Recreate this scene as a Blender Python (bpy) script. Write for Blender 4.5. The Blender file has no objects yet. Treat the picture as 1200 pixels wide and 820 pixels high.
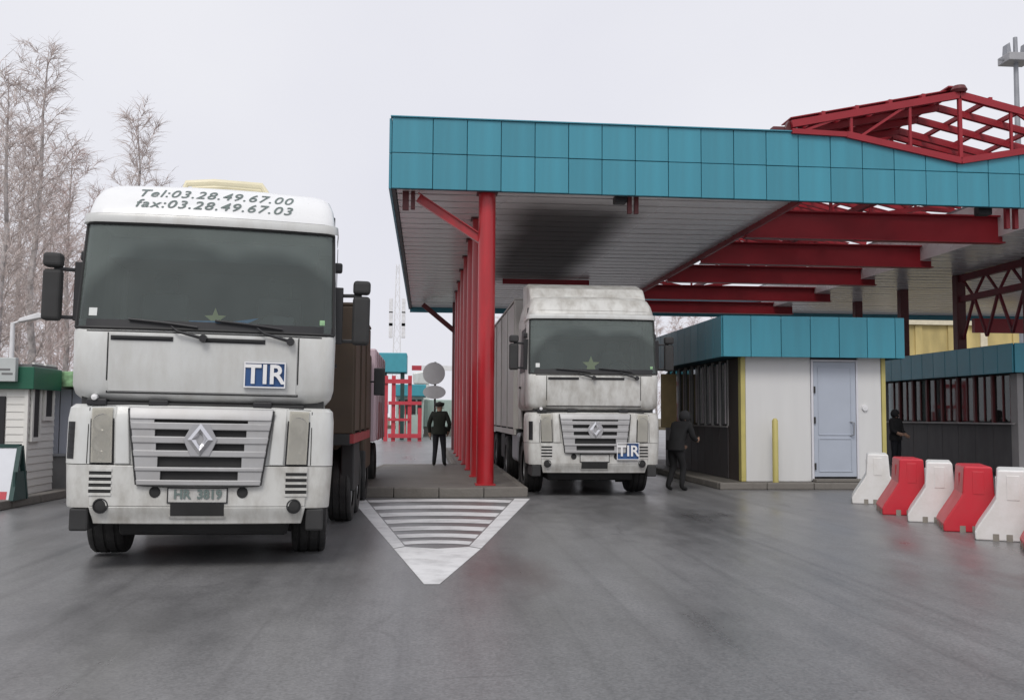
import bpy, bmesh, math, random
from mathutils import Vector, Matrix

# ------------------------------------------------------------------ camera, sky, sun, exposure
S = bpy.context.scene
COL = S.collection
PI = math.pi
F_PX = 1150.0
YAW, PITCH, ROLL = 4.97, 3.80, 0.35
CAM = Vector((0, 0, 1.5))
RC = (Matrix.Rotation(math.radians(-YAW), 3, 'Z') @ Matrix.Rotation(math.radians(90 + PITCH), 3, 'X')
      @ Matrix.Rotation(math.radians(ROLL), 3, 'Z'))
cd = bpy.data.cameras.new('camera')
cd.sensor_width = 36; cd.sensor_fit = 'HORIZONTAL'
cd.lens = 36 * F_PX / 1200; cd.clip_start = .1; cd.clip_end = 3000
cam = bpy.data.objects.new('camera', cd); COL.objects.link(cam)
cam.matrix_world = Matrix.Translation(CAM) @ RC.to_4x4()
S.camera = cam

SUN_EL, SUN_AZ = 48, 196          # compass from +Y, clockwise: behind the camera, a little left
w = bpy.data.worlds.new('World'); S.world = w; w.use_nodes = True
nt = w.node_tree; nt.nodes.clear()
def wn(t): return nt.nodes.new(t)
sky = wn('ShaderNodeTexSky'); sky.sky_type = 'NISHITA'; sky.sun_disc = False
sky.sun_elevation = math.radians(SUN_EL); sky.sun_rotation = math.radians(SUN_AZ)
sky.air_density = 1.0; sky.dust_density = 4.0; sky.ozone_density = 1.0
tc = wn('ShaderNodeTexCoord'); cn = wn('ShaderNodeTexNoise'); cn.inputs['Scale'].default_value = 2.2
cn.inputs['Detail'].default_value = 4; cn.inputs['Roughness'].default_value = .45
cr = wn('ShaderNodeValToRGB')
cr.color_ramp.elements[0].position = .3; cr.color_ramp.elements[0].color = (8.0, 8.0, 8.75, 1)
cr.color_ramp.elements[1].position = .72; cr.color_ramp.elements[1].color = (9.1, 9.1, 9.5, 1)
mx = wn('ShaderNodeMix'); mx.data_type = 'RGBA'; mx.inputs[0].default_value = .93
bg = wn('ShaderNodeBackground'); bg.inputs['Strength'].default_value = .1
wo = wn('ShaderNodeOutputWorld')
nt.links.new(tc.outputs['Generated'], cn.inputs['Vector']); nt.links.new(cn.outputs['Fac'], cr.inputs[0])
nt.links.new(sky.outputs[0], mx.inputs[6]); nt.links.new(cr.outputs[0], mx.inputs[7])
nt.links.new(mx.outputs[2], bg.inputs['Color']); nt.links.new(bg.outputs[0], wo.inputs[0])
sl = bpy.data.lights.new('sun', 'SUN'); sl.energy = 1.4; sl.angle = math.radians(24); sl.color = (1, .97, .93)
so = bpy.data.objects.new('sun', sl); COL.objects.link(so)
az, el = math.radians(SUN_AZ), math.radians(SUN_EL)
sd = Vector((math.sin(az) * math.cos(el), math.cos(az) * math.cos(el), math.sin(el)))
so.rotation_euler = (-sd).to_track_quat('-Z', 'Y').to_euler()
S.view_settings.view_transform = 'Standard'; S.view_settings.look = 'None'
S.view_settings.exposure = 0; S.view_settings.gamma = 1

def at(px, py, Y):
    d = RC @ Vector(((px - 600) / F_PX, -(py - 410) / F_PX, -1))
    return CAM + d * (Y / d.y)
def gnd(px, py, z=0.0):
    d = RC @ Vector(((px - 600) / F_PX, -(py - 410) / F_PX, -1))
    return CAM + d * ((z - CAM.z) / d.z)
def X(px, Y): return at(px, 480, Y).x
def Z(px, py, Y): return at(px, py, Y).z

# ------------------------------------------------------------------ materials
def mat(name, col, rough=.5, metal=0.0, var=.12, scale=3.0, bump=0.0, bscale=40., dirt=0.0, dirtcol=(.10, .09, .08),
        dscale=1.5, stretch=(1, 1, 1), spec=.5, coat=0.0, rvar=.1):
    """painted / plastic / concrete surface: colour variation, streaky dirt, fine relief"""
    m = bpy.data.materials.new(name); m.use_nodes = True
    n = m.node_tree; b = n.nodes['Principled BSDF']
    N = lambda t: n.nodes.new(t)
    tc = N('ShaderNodeTexCoord'); mp = N('ShaderNodeMapping'); mp.inputs['Scale'].default_value = stretch
    n.links.new(tc.outputs['Object'], mp.inputs[0])
    no = N('ShaderNodeTexNoise'); no.inputs['Scale'].default_value = scale; no.inputs['Detail'].default_value = 6
    n.links.new(mp.outputs[0], no.inputs['Vector'])
    r = N('ShaderNodeValToRGB')
    r.color_ramp.elements[0].position = .3; r.color_ramp.elements[1].position = .7
    r.color_ramp.elements[0].color = (*[c * (1 - var) for c in col], 1)
    r.color_ramp.elements[1].color = (*[min(1, c * (1 + var)) for c in col], 1)
    n.links.new(no.outputs['Fac'], r.inputs[0]); out = r.outputs[0]
    if dirt:
        d = N('ShaderNodeTexNoise'); d.inputs['Scale'].default_value = dscale; d.inputs['Detail'].default_value = 8
        d.inputs['Roughness'].default_value = .65
        n.links.new(mp.outputs[0], d.inputs['Vector'])
        dr = N('ShaderNodeMapRange'); dr.inputs[1].default_value = .42; dr.inputs[2].default_value = .78
        dr.inputs[3].default_value = 0; dr.inputs[4].default_value = dirt
        n.links.new(d.outputs['Fac'], dr.inputs[0])
        mi = N('ShaderNodeMix'); mi.data_type = 'RGBA'; mi.inputs[7].default_value = (*dirtcol, 1)
        n.links.new(dr.outputs[0], mi.inputs[0]); n.links.new(out, mi.inputs[6]); out = mi.outputs[2]
    n.links.new(out, b.inputs['Base Color'])
    rr = N('ShaderNodeMapRange'); rr.inputs[3].default_value = max(.02, rough - rvar); rr.inputs[4].default_value = min(1, rough + rvar)
    n.links.new(no.outputs['Fac'], rr.inputs[0]); n.links.new(rr.outputs[0], b.inputs['Roughness'])
    b.inputs['Metallic'].default_value = metal; b.inputs['Specular IOR Level'].default_value = spec
    b.inputs['Coat Weight'].default_value = coat; b.inputs['Coat Roughness'].default_value = .12
    if bump:
        bn = N('ShaderNodeTexNoise'); bn.inputs['Scale'].default_value = bscale; bn.inputs['Detail'].default_value = 4
        n.links.new(tc.outputs['Object'], bn.inputs['Vector'])
        bu = N('ShaderNodeBump'); bu.inputs['Strength'].default_value = bump; bu.inputs['Distance'].default_value = .02
        n.links.new(bn.outputs['Fac'], bu.inputs['Height']); n.links.new(bu.outputs[0], b.inputs['Normal'])
    return m

def glass(name, tint=(.5, .55, .55), dust=.05, dustcol=(.45, .47, .45), wipe=None, gloss=1.5):
    """tinted glass with a thin dusty film; wipe = [(x, z, radius)] discs that the wipers keep clean"""
    m = bpy.data.materials.new(name); m.use_nodes = True
    n = m.node_tree; n.nodes.clear(); N = lambda t: n.nodes.new(t)
    o = N('ShaderNodeOutputMaterial'); tr = N('ShaderNodeBsdfTransparent'); tr.inputs[0].default_value = (*tint, 1)
    gl = N('ShaderNodeBsdfGlossy'); gl.inputs['Roughness'].default_value = .03; gl.inputs[0].default_value = (.95, 1, 1, 1)
    fr = N('ShaderNodeFresnel'); fr.inputs[0].default_value = gloss
    m1 = N('ShaderNodeMixShader'); n.links.new(fr.outputs[0], m1.inputs[0]); n.links.new(tr.outputs[0], m1.inputs[1]); n.links.new(gl.outputs[0], m1.inputs[2])
    df = N('ShaderNodeBsdfDiffuse'); df.inputs[0].default_value = (*dustcol, 1)
    m2 = N('ShaderNodeMixShader'); n.links.new(m1.outputs[0], m2.inputs[1]); n.links.new(df.outputs[0], m2.inputs[2])
    tc = N('ShaderNodeTexCoord'); no = N('ShaderNodeTexNoise'); no.inputs['Scale'].default_value = 2.5; no.inputs['Detail'].default_value = 5
    n.links.new(tc.outputs['Object'], no.inputs['Vector'])
    mr = N('ShaderNodeMapRange'); mr.inputs[3].default_value = dust * .6; mr.inputs[4].default_value = dust * 1.4
    n.links.new(no.outputs['Fac'], mr.inputs[0]); fac = mr.outputs[0]
    if wipe:
        sp = N('ShaderNodeSeparateXYZ'); n.links.new(tc.outputs['Object'], sp.inputs[0])
        dist = None
        for (wx, wz, wr) in wipe:
            cb = N('ShaderNodeCombineXYZ'); n.links.new(sp.outputs[0], cb.inputs[0]); n.links.new(sp.outputs[2], cb.inputs[2])
            vd = N('ShaderNodeVectorMath'); vd.operation = 'DISTANCE'; vd.inputs[1].default_value = (wx, 0, wz)
            n.links.new(cb.outputs[0], vd.inputs[0])
            r2 = N('ShaderNodeMapRange'); r2.inputs[1].default_value = wr - .07; r2.inputs[2].default_value = wr + .06
            n.links.new(vd.outputs['Value'], r2.inputs[0])
            if dist is None: dist = r2.outputs[0]
            else:
                mm = N('ShaderNodeMath'); mm.operation = 'MULTIPLY'; n.links.new(dist, mm.inputs[0]); n.links.new(r2.outputs[0], mm.inputs[1]); dist = mm.outputs[0]
        r3 = N('ShaderNodeMapRange'); r3.inputs[3].default_value = .52; r3.inputs[4].default_value = 1.0
        n.links.new(dist, r3.inputs[0])
        mm = N('ShaderNodeMath'); mm.operation = 'MULTIPLY'; n.links.new(fac, mm.inputs[0]); n.links.new(r3.outputs[0], mm.inputs[1]); fac = mm.outputs[0]
    n.links.new(fac, m2.inputs[0]); n.links.new(m2.outputs[0], o.inputs[0])
    return m

M = {}
M['white'] = mat('truck_white_paint', (.64, .65, .63), .34, var=.05, scale=1.2, dirt=.5, dirtcol=(.34, .315, .27), dscale=2.4, stretch=(1.8, 1, .55), coat=.3)
M['white_dirty'] = mat('road_dirty_white_paint', (.62, .62, .59), .42, var=.06, scale=2, dirt=.85, dirtcol=(.25, .225, .185), dscale=2.6, stretch=(1.5, 1, .7), coat=.15)
M['roofwhite'] = mat('roof_white_paint', (.82, .83, .83), .3, var=.03, coat=.3)
M['silver'] = mat('grille_silver', (.42, .42, .42), .42, metal=.25, var=.06, dirt=.4, dirtcol=(.28, .26, .24), dscale=4)
M['black'] = mat('black_plastic', (.018, .018, .02), .5, var=.2)
M['recess'] = mat('grille_mesh_black', (.026, .026, .026), .8, var=.3)
M['rubber'] = mat('tyre_rubber', (.022, .022, .022), .75, var=.25, dirt=.5, dirtcol=(.09, .085, .08), dscale=5, bump=.3)
M['rim'] = mat('rim_steel', (.35, .35, .35), .45, metal=.6, dirt=.5, dscale=5)
M['seal'] = mat('rubber_seal', (.02, .02, .02), .6)
M['chassis'] = mat('chassis_dark', (.03, .03, .03), .7, var=.3)
M['interior'] = mat('cab_interior_grey', (.10, .11, .115), .8)
M['curtain_in'] = mat('cab_back_wall', (.12, .13, .135), .9)
M['chrome'] = mat('chrome', (.75, .75, .76), .15, metal=1, var=.03)
M['glass'] = glass('windscreen_glass', (.58, .66, .65), .25, dustcol=(.40, .47, .44), wipe=[(-.30, 2.12, .98), (.55, 2.12, .92)])
M['lens'] = glass('headlamp_lens', (.92, .91, .87), .42, dustcol=(.60, .58, .52))
M['window'] = glass('window_glass', (.35, .38, .40), .04)
M['mirrorglass'] = mat('mirror_glass', (.8, .8, .8), .04, metal=1, var=.01)
M['blue'] = mat('sign_blue', (.03, .09, .24), .4, var=.05)
M['letter'] = mat('letter_white', (.8, .8, .8), .5, var=.03)
M['ink'] = mat('letter_dark_grey', (.14, .18, .17), .6, var=.1)
M['plate'] = mat('plate_white', (.55, .55, .53), .5, dirt=.6, dirtcol=(.25, .22, .19), dscale=8)
M['yellowpale'] = mat('pale_yellow_plastic', (.74, .68, .48), .45, var=.06)
M['amber'] = mat('amber_lens', (.7, .28, .03), .25)
M['redlens'] = mat('red_lens', (.5, .02, .02), .25)
M['teal'] = mat('teal_cladding', (.048, .262, .345), .38, var=.07, scale=1.1, dirt=.22, dirtcol=(.055, .17, .21), dscale=1.6, stretch=(3.5, 1, .35))
def vary_per_panel(m, amt):
    n = m.node_tree; b = n.nodes['Principled BSDF']; src = b.inputs['Base Color'].links[0].from_socket
    oi = n.nodes.new('ShaderNodeObjectInfo'); mr = n.nodes.new('ShaderNodeMapRange'); mr.inputs[3].default_value = 1 - amt; mr.inputs[4].default_value = 1 + amt
    hs = n.nodes.new('ShaderNodeHueSaturation'); n.links.new(oi.outputs['Random'], mr.inputs[0]); n.links.new(mr.outputs[0], hs.inputs['Value']); n.links.new(src, hs.inputs['Color'])
    n.links.new(hs.outputs[0], b.inputs['Base Color'])
vary_per_panel(M['teal'], .07)
M['joint'] = mat('panel_joint', (.012, .07, .10), .7)
M['red'] = mat('red_steel_paint', (.44, .014, .022), .36, var=.14, dirt=.5, dirtcol=(.17, .03, .025), dscale=3.5, stretch=(1.5, 1.5, .35), coat=.25)
M['beam'] = mat('beam_red_paint', (.31, .009, .019), .45, var=.12, dirt=.3, dirtcol=(.15, .02, .025))
M['maroon'] = mat('dark_maroon_paint', (.11, .02, .022), .5, var=.2)
M['maroon2'] = mat('lattice_red_paint', (.17, .018, .028), .5, var=.2)
M['kerb'] = mat('kerb_concrete', (.20, .185, .165), .8, var=.2, dirt=.7, dirtcol=(.07, .062, .055), dscale=3, bump=.4, bscale=25)
M['islandtop'] = mat('island_paving', (.15, .14, .125), .6, var=.2, dirt=.6, dirtcol=(.07, .06, .055), dscale=.9, bump=.4, bscale=30)
M['booth_white'] = mat('booth_white_panel', (.68, .68, .67), .45, var=.03, dirt=.15, dirtcol=(.40, .40, .42), stretch=(3, 3, .4))
M['door'] = mat('door_blue_grey', (.42, .46, .53), .4, var=.03)
M['door_frame'] = mat('door_frame_white', (.66, .66, .70), .4, var=.03)
M['booth_dark'] = mat('booth_dark_cladding', (.045, .04, .042), .55, var=.2)
M['booth_brown'] = mat('booth_brown_cladding', (.055, .042, .036), .6, var=.2)
M['yellow'] = mat('yellow_trim', (.55, .48, .16), .5, var=.12, dirt=.3)
M['tan'] = mat('tan_board', (.62, .47, .24), .6, var=.15)
M['mullion'] = mat('light_mullion', (.30, .29, .29), .5, var=.1)
M['curtain'] = mat('pale_curtain', (.72, .66, .70), .9, var=.15, stretch=(8, 8, .4))
M['greywall'] = mat('dark_grey_cladding', (.085, .083, .086), .6, var=.25, scale=4, stretch=(1, 1, .3))
M['barrier_white'] = mat('barrier_white_plastic', (.80, .80, .78), .42, var=.03, dirt=.6, dirtcol=(.5, .48, .42), dscale=3)
M['barrier_red'] = mat('barrier_red_plastic', (.60, .022, .04), .40, var=.08, dirt=.55, dirtcol=(.35, .05, .05), dscale=3)
M['scuff'] = mat('barrier_foot_dirt', (.30, .28, .24), .8, var=.3)
M['jacket'] = mat('dark_jacket_cloth', (.018, .018, .02), .9, var=.3)
M['trousers'] = mat('dark_trousers_cloth', (.014, .015, .02), .9, var=.3)
M['greytrousers'] = mat('dark_grey_cloth', (.010, .010, .011), .9, var=.3)
M['green_cloth'] = mat('dark_olive_cloth', (.013, .016, .011), .9, var=.3)
M['skin'] = mat('skin', (.40, .24, .17), .55, var=.06)
M['hair'] = mat('dark_hair', (.015, .012, .010), .7, var=.3)
M['shoe'] = mat('black_leather', (.012, .012, .012), .4)
M['siding'] = mat('white_siding', (.78, .77, .73), .5, var=.05, dirt=.2, dirtcol=(.4, .38, .34), dscale=3)
M['green'] = mat('kiosk_green', (.012, .115, .065), .45, var=.08)
M['signface'] = mat('kiosk_sign_face', (.50, .53, .52), .4, var=.08)
M['leafprint'] = mat('leaf_print', (.22, .38, .20), .5, var=.6, scale=9)
M['greydoor'] = mat('grey_blue_container', (.34, .36, .42), .5, var=.06, stretch=(2, 2, .4))
M['greylow'] = mat('grey_low_wall', (.17, .17, .17), .7, var=.15)
M['boardwhite'] = mat('poster_white', (.70, .72, .76), .5, var=.04)
M['darkgreen'] = mat('dark_green_frame', (.02, .06, .055), .5)
M['bark'] = mat('birch_bark', (.42, .39, .38), .85, var=.5, scale=6, stretch=(1, 1, .5))
M['twig'] = mat('bare_twigs', (.56, .49, .46), .9, var=.25)
M['twig_pink'] = mat('bare_twigs_reddish', (.58, .48, .45), .9, var=.25)
M['olive'] = mat('olive_tarpaulin', (.062, .040, .024), .6, var=.2, dirt=.4, dirtcol=(.05, .04, .03))
M['pinkish'] = mat('pale_pink_body', (.52, .40, .44), .5, var=.06, dirt=.3, dirtcol=(.25, .16, .17))
M['trailer'] = mat('trailer_grey_white', (.50, .49, .46), .45, var=.05, dirt=.4, dirtcol=(.26, .23, .19), stretch=(1, .6, 1.5))
M['redtank'] = mat('red_tank', (.30, .03, .035), .45, var=.15, dirt=.4)
M['gatered'] = mat('gate_red', (.52, .05, .07), .5, var=.1)
M['gateteal'] = mat('gate_teal', (.06, .33, .40), .5, var=.06)
M['palegreen'] = mat('pale_green_wall', (.42, .52, .47), .6, var=.06)
M['steelgrey'] = mat('galvanised_grey', (.30, .31, .33), .5, metal=.3, var=.1)
M['signback'] = mat('sign_back_grey', (.36, .36, .37), .55, var=.08)
M['ochre'] = mat('ochre_render', (.50, .40, .17), .8, var=.3, scale=.9, stretch=(1, 1, .25))
M['cream'] = mat('cream_trim', (.66, .60, .45), .7)
M['snowbank'] = mat('far_verge', (.14, .12, .085), .95, var=.4, scale=.4)
M['whitelamp'] = mat('lamp_housing_white', (.75, .75, .76), .4)
M['orn_yellow'] = mat('ornament_yellow', (.75, .74, .35), .6)
M['orn_blue'] = mat('pennant_blue', (.08, .35, .8), .6)
M['paper'] = mat('paper_white', (.7, .72, .7), .7)

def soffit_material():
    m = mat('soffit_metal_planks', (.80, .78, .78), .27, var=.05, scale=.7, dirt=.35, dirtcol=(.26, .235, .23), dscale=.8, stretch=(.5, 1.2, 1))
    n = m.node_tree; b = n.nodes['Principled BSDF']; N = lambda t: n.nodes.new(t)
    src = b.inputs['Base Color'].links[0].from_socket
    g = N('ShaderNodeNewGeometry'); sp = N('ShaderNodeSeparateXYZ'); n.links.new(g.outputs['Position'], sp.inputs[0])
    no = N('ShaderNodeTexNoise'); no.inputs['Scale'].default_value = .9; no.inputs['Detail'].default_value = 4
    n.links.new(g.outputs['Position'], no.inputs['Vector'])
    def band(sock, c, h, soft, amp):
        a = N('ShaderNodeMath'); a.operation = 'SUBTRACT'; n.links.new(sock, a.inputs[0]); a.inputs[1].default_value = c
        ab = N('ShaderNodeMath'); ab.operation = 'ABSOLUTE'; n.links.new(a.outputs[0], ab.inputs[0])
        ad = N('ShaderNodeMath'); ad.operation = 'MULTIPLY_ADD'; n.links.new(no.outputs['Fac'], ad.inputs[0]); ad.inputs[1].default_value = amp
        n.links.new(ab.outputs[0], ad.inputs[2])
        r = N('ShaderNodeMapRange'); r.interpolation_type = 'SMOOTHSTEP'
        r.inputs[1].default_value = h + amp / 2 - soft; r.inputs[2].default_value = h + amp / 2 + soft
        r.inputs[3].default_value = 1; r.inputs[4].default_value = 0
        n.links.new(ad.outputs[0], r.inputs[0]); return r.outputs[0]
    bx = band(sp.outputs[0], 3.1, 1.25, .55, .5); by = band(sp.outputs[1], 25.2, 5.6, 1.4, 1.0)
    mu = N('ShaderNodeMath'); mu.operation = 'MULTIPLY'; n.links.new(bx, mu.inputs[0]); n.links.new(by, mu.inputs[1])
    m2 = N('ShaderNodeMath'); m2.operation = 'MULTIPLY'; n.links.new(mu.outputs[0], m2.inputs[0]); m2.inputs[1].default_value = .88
    mi = N('ShaderNodeMix'); mi.data_type = 'RGBA'; mi.inputs[7].default_value = (.085, .08, .08, 1)  # dark reflection above the lorry lane, painted into the plank colour
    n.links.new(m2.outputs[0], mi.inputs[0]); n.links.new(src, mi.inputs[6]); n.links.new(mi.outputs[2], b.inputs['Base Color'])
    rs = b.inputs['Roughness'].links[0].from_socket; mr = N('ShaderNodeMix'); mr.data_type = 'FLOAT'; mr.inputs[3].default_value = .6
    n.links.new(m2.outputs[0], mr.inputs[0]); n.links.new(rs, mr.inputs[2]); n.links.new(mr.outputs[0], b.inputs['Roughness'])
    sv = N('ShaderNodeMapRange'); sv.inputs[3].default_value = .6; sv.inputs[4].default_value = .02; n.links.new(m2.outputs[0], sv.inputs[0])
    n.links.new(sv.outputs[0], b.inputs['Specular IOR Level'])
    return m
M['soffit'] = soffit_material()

def asphalt_material():
    m = bpy.data.materials.new('wet_asphalt'); m.use_nodes = True
    n = m.node_tree; b = n.nodes['Principled BSDF']; N = lambda t: n.nodes.new(t)
    g = N('ShaderNodeNewGeometry')
    def noise(scale, detail, st=(1, 1, 1), rough=.55, rot=0):
        mp = N('ShaderNodeMapping'); mp.inputs['Scale'].default_value = st; mp.inputs['Rotation'].default_value = (0, 0, rot)
        n.links.new(g.outputs['Position'], mp.inputs[0])
        o = N('ShaderNodeTexNoise'); o.inputs['Scale'].default_value = scale; o.inputs['Detail'].default_value = detail
        o.inputs['Roughness'].default_value = rough
        n.links.new(mp.outputs[0], o.inputs['Vector']); return o.outputs['Fac']
    big = noise(.55, 8, (1, .45, 1), .62); streak = noise(.9, 6, (1.6, .16, 1), .6, .12); fine = noise(45, 3); mid = noise(3.2, 6, (1, .5, 1))
    r = N('ShaderNodeValToRGB'); e = r.color_ramp.elements
    e[0].position = .3; e[0].color = (.138, .137, .138, 1); e[1].position = .72; e[1].color = (.222, .220, .222, 1)
    ad = N('ShaderNodeMix'); ad.data_type = 'FLOAT'; ad.inputs[0].default_value = .5
    n.links.new(big, ad.inputs[2]); n.links.new(streak, ad.inputs[3]); n.links.new(ad.outputs[0], r.inputs[0])
    ov = N('ShaderNodeMix'); ov.data_type = 'RGBA'; ov.blend_type = 'OVERLAY'; ov.inputs[0].default_value = .45
    n.links.new(r.outputs[0], ov.inputs[6])
    fm = N('ShaderNodeMix'); fm.data_type = 'FLOAT'; fm.inputs[0].default_value = .45; n.links.new(fine, fm.inputs[2]); n.links.new(mid, fm.inputs[3])
    n.links.new(fm.outputs[0], ov.inputs[7]); out = ov.outputs[2]
    tr = noise(1.0, 5, (5.5, .05, 1), .6, -.05); tr2 = noise(1.0, 5, (3.5, .05, 1), .6, .5)
    for tt, am in ((tr, .30), (tr2, .22)):      # faint tyre tracks in two directions
        tm = N('ShaderNodeMapRange'); tm.inputs[1].default_value = .54; tm.inputs[2].default_value = .70; tm.inputs[3].default_value = 0; tm.inputs[4].default_value = am
        n.links.new(tt, tm.inputs[0]); tx = N('ShaderNodeMix'); tx.data_type = 'RGBA'; tx.inputs[7].default_value = (.065, .064, .066, 1)
        n.links.new(tm.outputs[0], tx.inputs[0]); n.links.new(out, tx.inputs[6]); out = tx.outputs[2]
    agg = N('ShaderNodeTexVoronoi'); agg.inputs['Scale'].default_value = 60; n.links.new(g.outputs['Position'], agg.inputs['Vector'])
    ag = N('ShaderNodeMix'); ag.data_type = 'RGBA'; ag.blend_type = 'SOFT_LIGHT'; ag.inputs[0].default_value = .28
    n.links.new(out, ag.inputs[6]); n.links.new(agg.outputs['Color'], ag.inputs[7])
    bw = N('ShaderNodeRGBToBW'); n.links.new(agg.outputs['Color'], bw.inputs[0]); n.links.new(bw.outputs[0], ag.inputs[7]); out = ag.outputs[2]
    wz = N('ShaderNodeTexNoise'); wz.inputs['Scale'].default_value = 1.3; wz.inputs['Detail'].default_value = 6; n.links.new(g.outputs['Position'], wz.inputs['Vector'])
    wv = N('ShaderNodeMix'); wv.data_type = 'VECTOR'; wv.inputs[0].default_value = .30; n.links.new(g.outputs['Position'], wv.inputs[4]); n.links.new(wz.outputs['Color'], wv.inputs[5])
    ck = N('ShaderNodeTexVoronoi'); ck.feature = 'DISTANCE_TO_EDGE'; ck.inputs['Scale'].default_value = .42; n.links.new(wv.outputs[1], ck.inputs['Vector'])
    cm = N('ShaderNodeMapRange'); cm.inputs[1].default_value = .002; cm.inputs[2].default_value = .007; cm.inputs[3].default_value = .32; cm.inputs[4].default_value = 0; n.links.new(ck.outputs['Distance'], cm.inputs[0])
    gate = N('ShaderNodeMapRange'); gate.inputs[1].default_value = .5; gate.inputs[2].default_value = .62; n.links.new(big, gate.inputs[0])
    cg = N('ShaderNodeMath'); cg.operation = 'MULTIPLY'; n.links.new(cm.outputs[0], cg.inputs[0]); n.links.new(gate.outputs[0], cg.inputs[1])
    cx = N('ShaderNodeMix'); cx.data_type = 'RGBA'; cx.inputs[7].default_value = (.03, .03, .03, 1); n.links.new(cg.outputs[0], cx.inputs[0]); n.links.new(out, cx.inputs[6]); out = cx.outputs[2]
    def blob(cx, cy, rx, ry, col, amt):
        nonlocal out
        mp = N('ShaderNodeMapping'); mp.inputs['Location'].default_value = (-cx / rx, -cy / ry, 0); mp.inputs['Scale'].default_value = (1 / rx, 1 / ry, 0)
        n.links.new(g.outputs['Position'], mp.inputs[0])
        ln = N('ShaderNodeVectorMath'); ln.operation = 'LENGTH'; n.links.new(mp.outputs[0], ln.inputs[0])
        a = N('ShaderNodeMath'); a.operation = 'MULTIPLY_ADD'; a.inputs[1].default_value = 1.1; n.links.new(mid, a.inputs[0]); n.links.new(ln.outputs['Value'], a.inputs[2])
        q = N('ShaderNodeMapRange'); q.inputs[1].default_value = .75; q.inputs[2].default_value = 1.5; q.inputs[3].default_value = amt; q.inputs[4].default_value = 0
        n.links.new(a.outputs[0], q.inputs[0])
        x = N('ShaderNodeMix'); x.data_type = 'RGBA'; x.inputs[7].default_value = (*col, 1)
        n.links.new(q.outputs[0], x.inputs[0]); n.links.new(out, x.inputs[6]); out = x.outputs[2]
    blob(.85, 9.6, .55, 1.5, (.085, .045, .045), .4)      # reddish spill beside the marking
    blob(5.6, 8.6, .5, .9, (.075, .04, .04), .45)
    blob(-2.1, 7.6, 1.5, 1.8, (.04, .04, .042), .4)        # darker lane patches before the lorries
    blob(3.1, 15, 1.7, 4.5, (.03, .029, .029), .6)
    n.links.new(out, b.inputs['Base Color'])
    rr = N('ShaderNodeMapRange'); rr.inputs[1].default_value = .32; rr.inputs[2].default_value = .68
    rr.inputs[3].default_value = .23; rr.inputs[4].default_value = .48
    n.links.new(ad.outputs[0], rr.inputs[0]); n.links.new(rr.outputs[0], b.inputs['Roughness'])
    b.inputs['Specular IOR Level'].default_value = .5
    bu = N('ShaderNodeBump'); bu.inputs['Strength'].default_value = .18; bu.inputs['Distance'].default_value = .006
    n.links.new(fm.outputs[0], bu.inputs['Height']); n.links.new(bu.outputs[0], b.inputs['Normal'])
    return m
M['asphalt'] = asphalt_material()

def worn_paint():
    m = mat('worn_road_paint', (.76, .76, .76), .5, var=.06)
    n = m.node_tree; b = n.nodes['Principled BSDF']; N = lambda t: n.nodes.new(t)
    src = b.inputs['Base Color'].links[0].from_socket
    g = N('ShaderNodeNewGeometry'); no = N('ShaderNodeTexNoise'); no.inputs['Scale'].default_value = 2.4; no.inputs['Detail'].default_value = 10
    no.inputs['Roughness'].default_value = .7
    n.links.new(g.outputs['Position'], no.inputs['Vector'])
    r = N('ShaderNodeMapRange'); r.inputs[1].default_value = .46; r.inputs[2].default_value = .66; r.inputs[3].default_value = 0; r.inputs[4].default_value = .34
    n.links.new(no.outputs['Fac'], r.inputs[0])
    mi = N('ShaderNodeMix'); mi.data_type = 'RGBA'; mi.inputs[7].default_value = (.16, .155, .15, 1)
    n.links.new(r.outputs[0], mi.inputs[0]); n.links.new(src, mi.inputs[6]); n.links.new(mi.outputs[2], b.inputs['Base Color'])
    return m
M['roadpaint'] = worn_paint()

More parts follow.
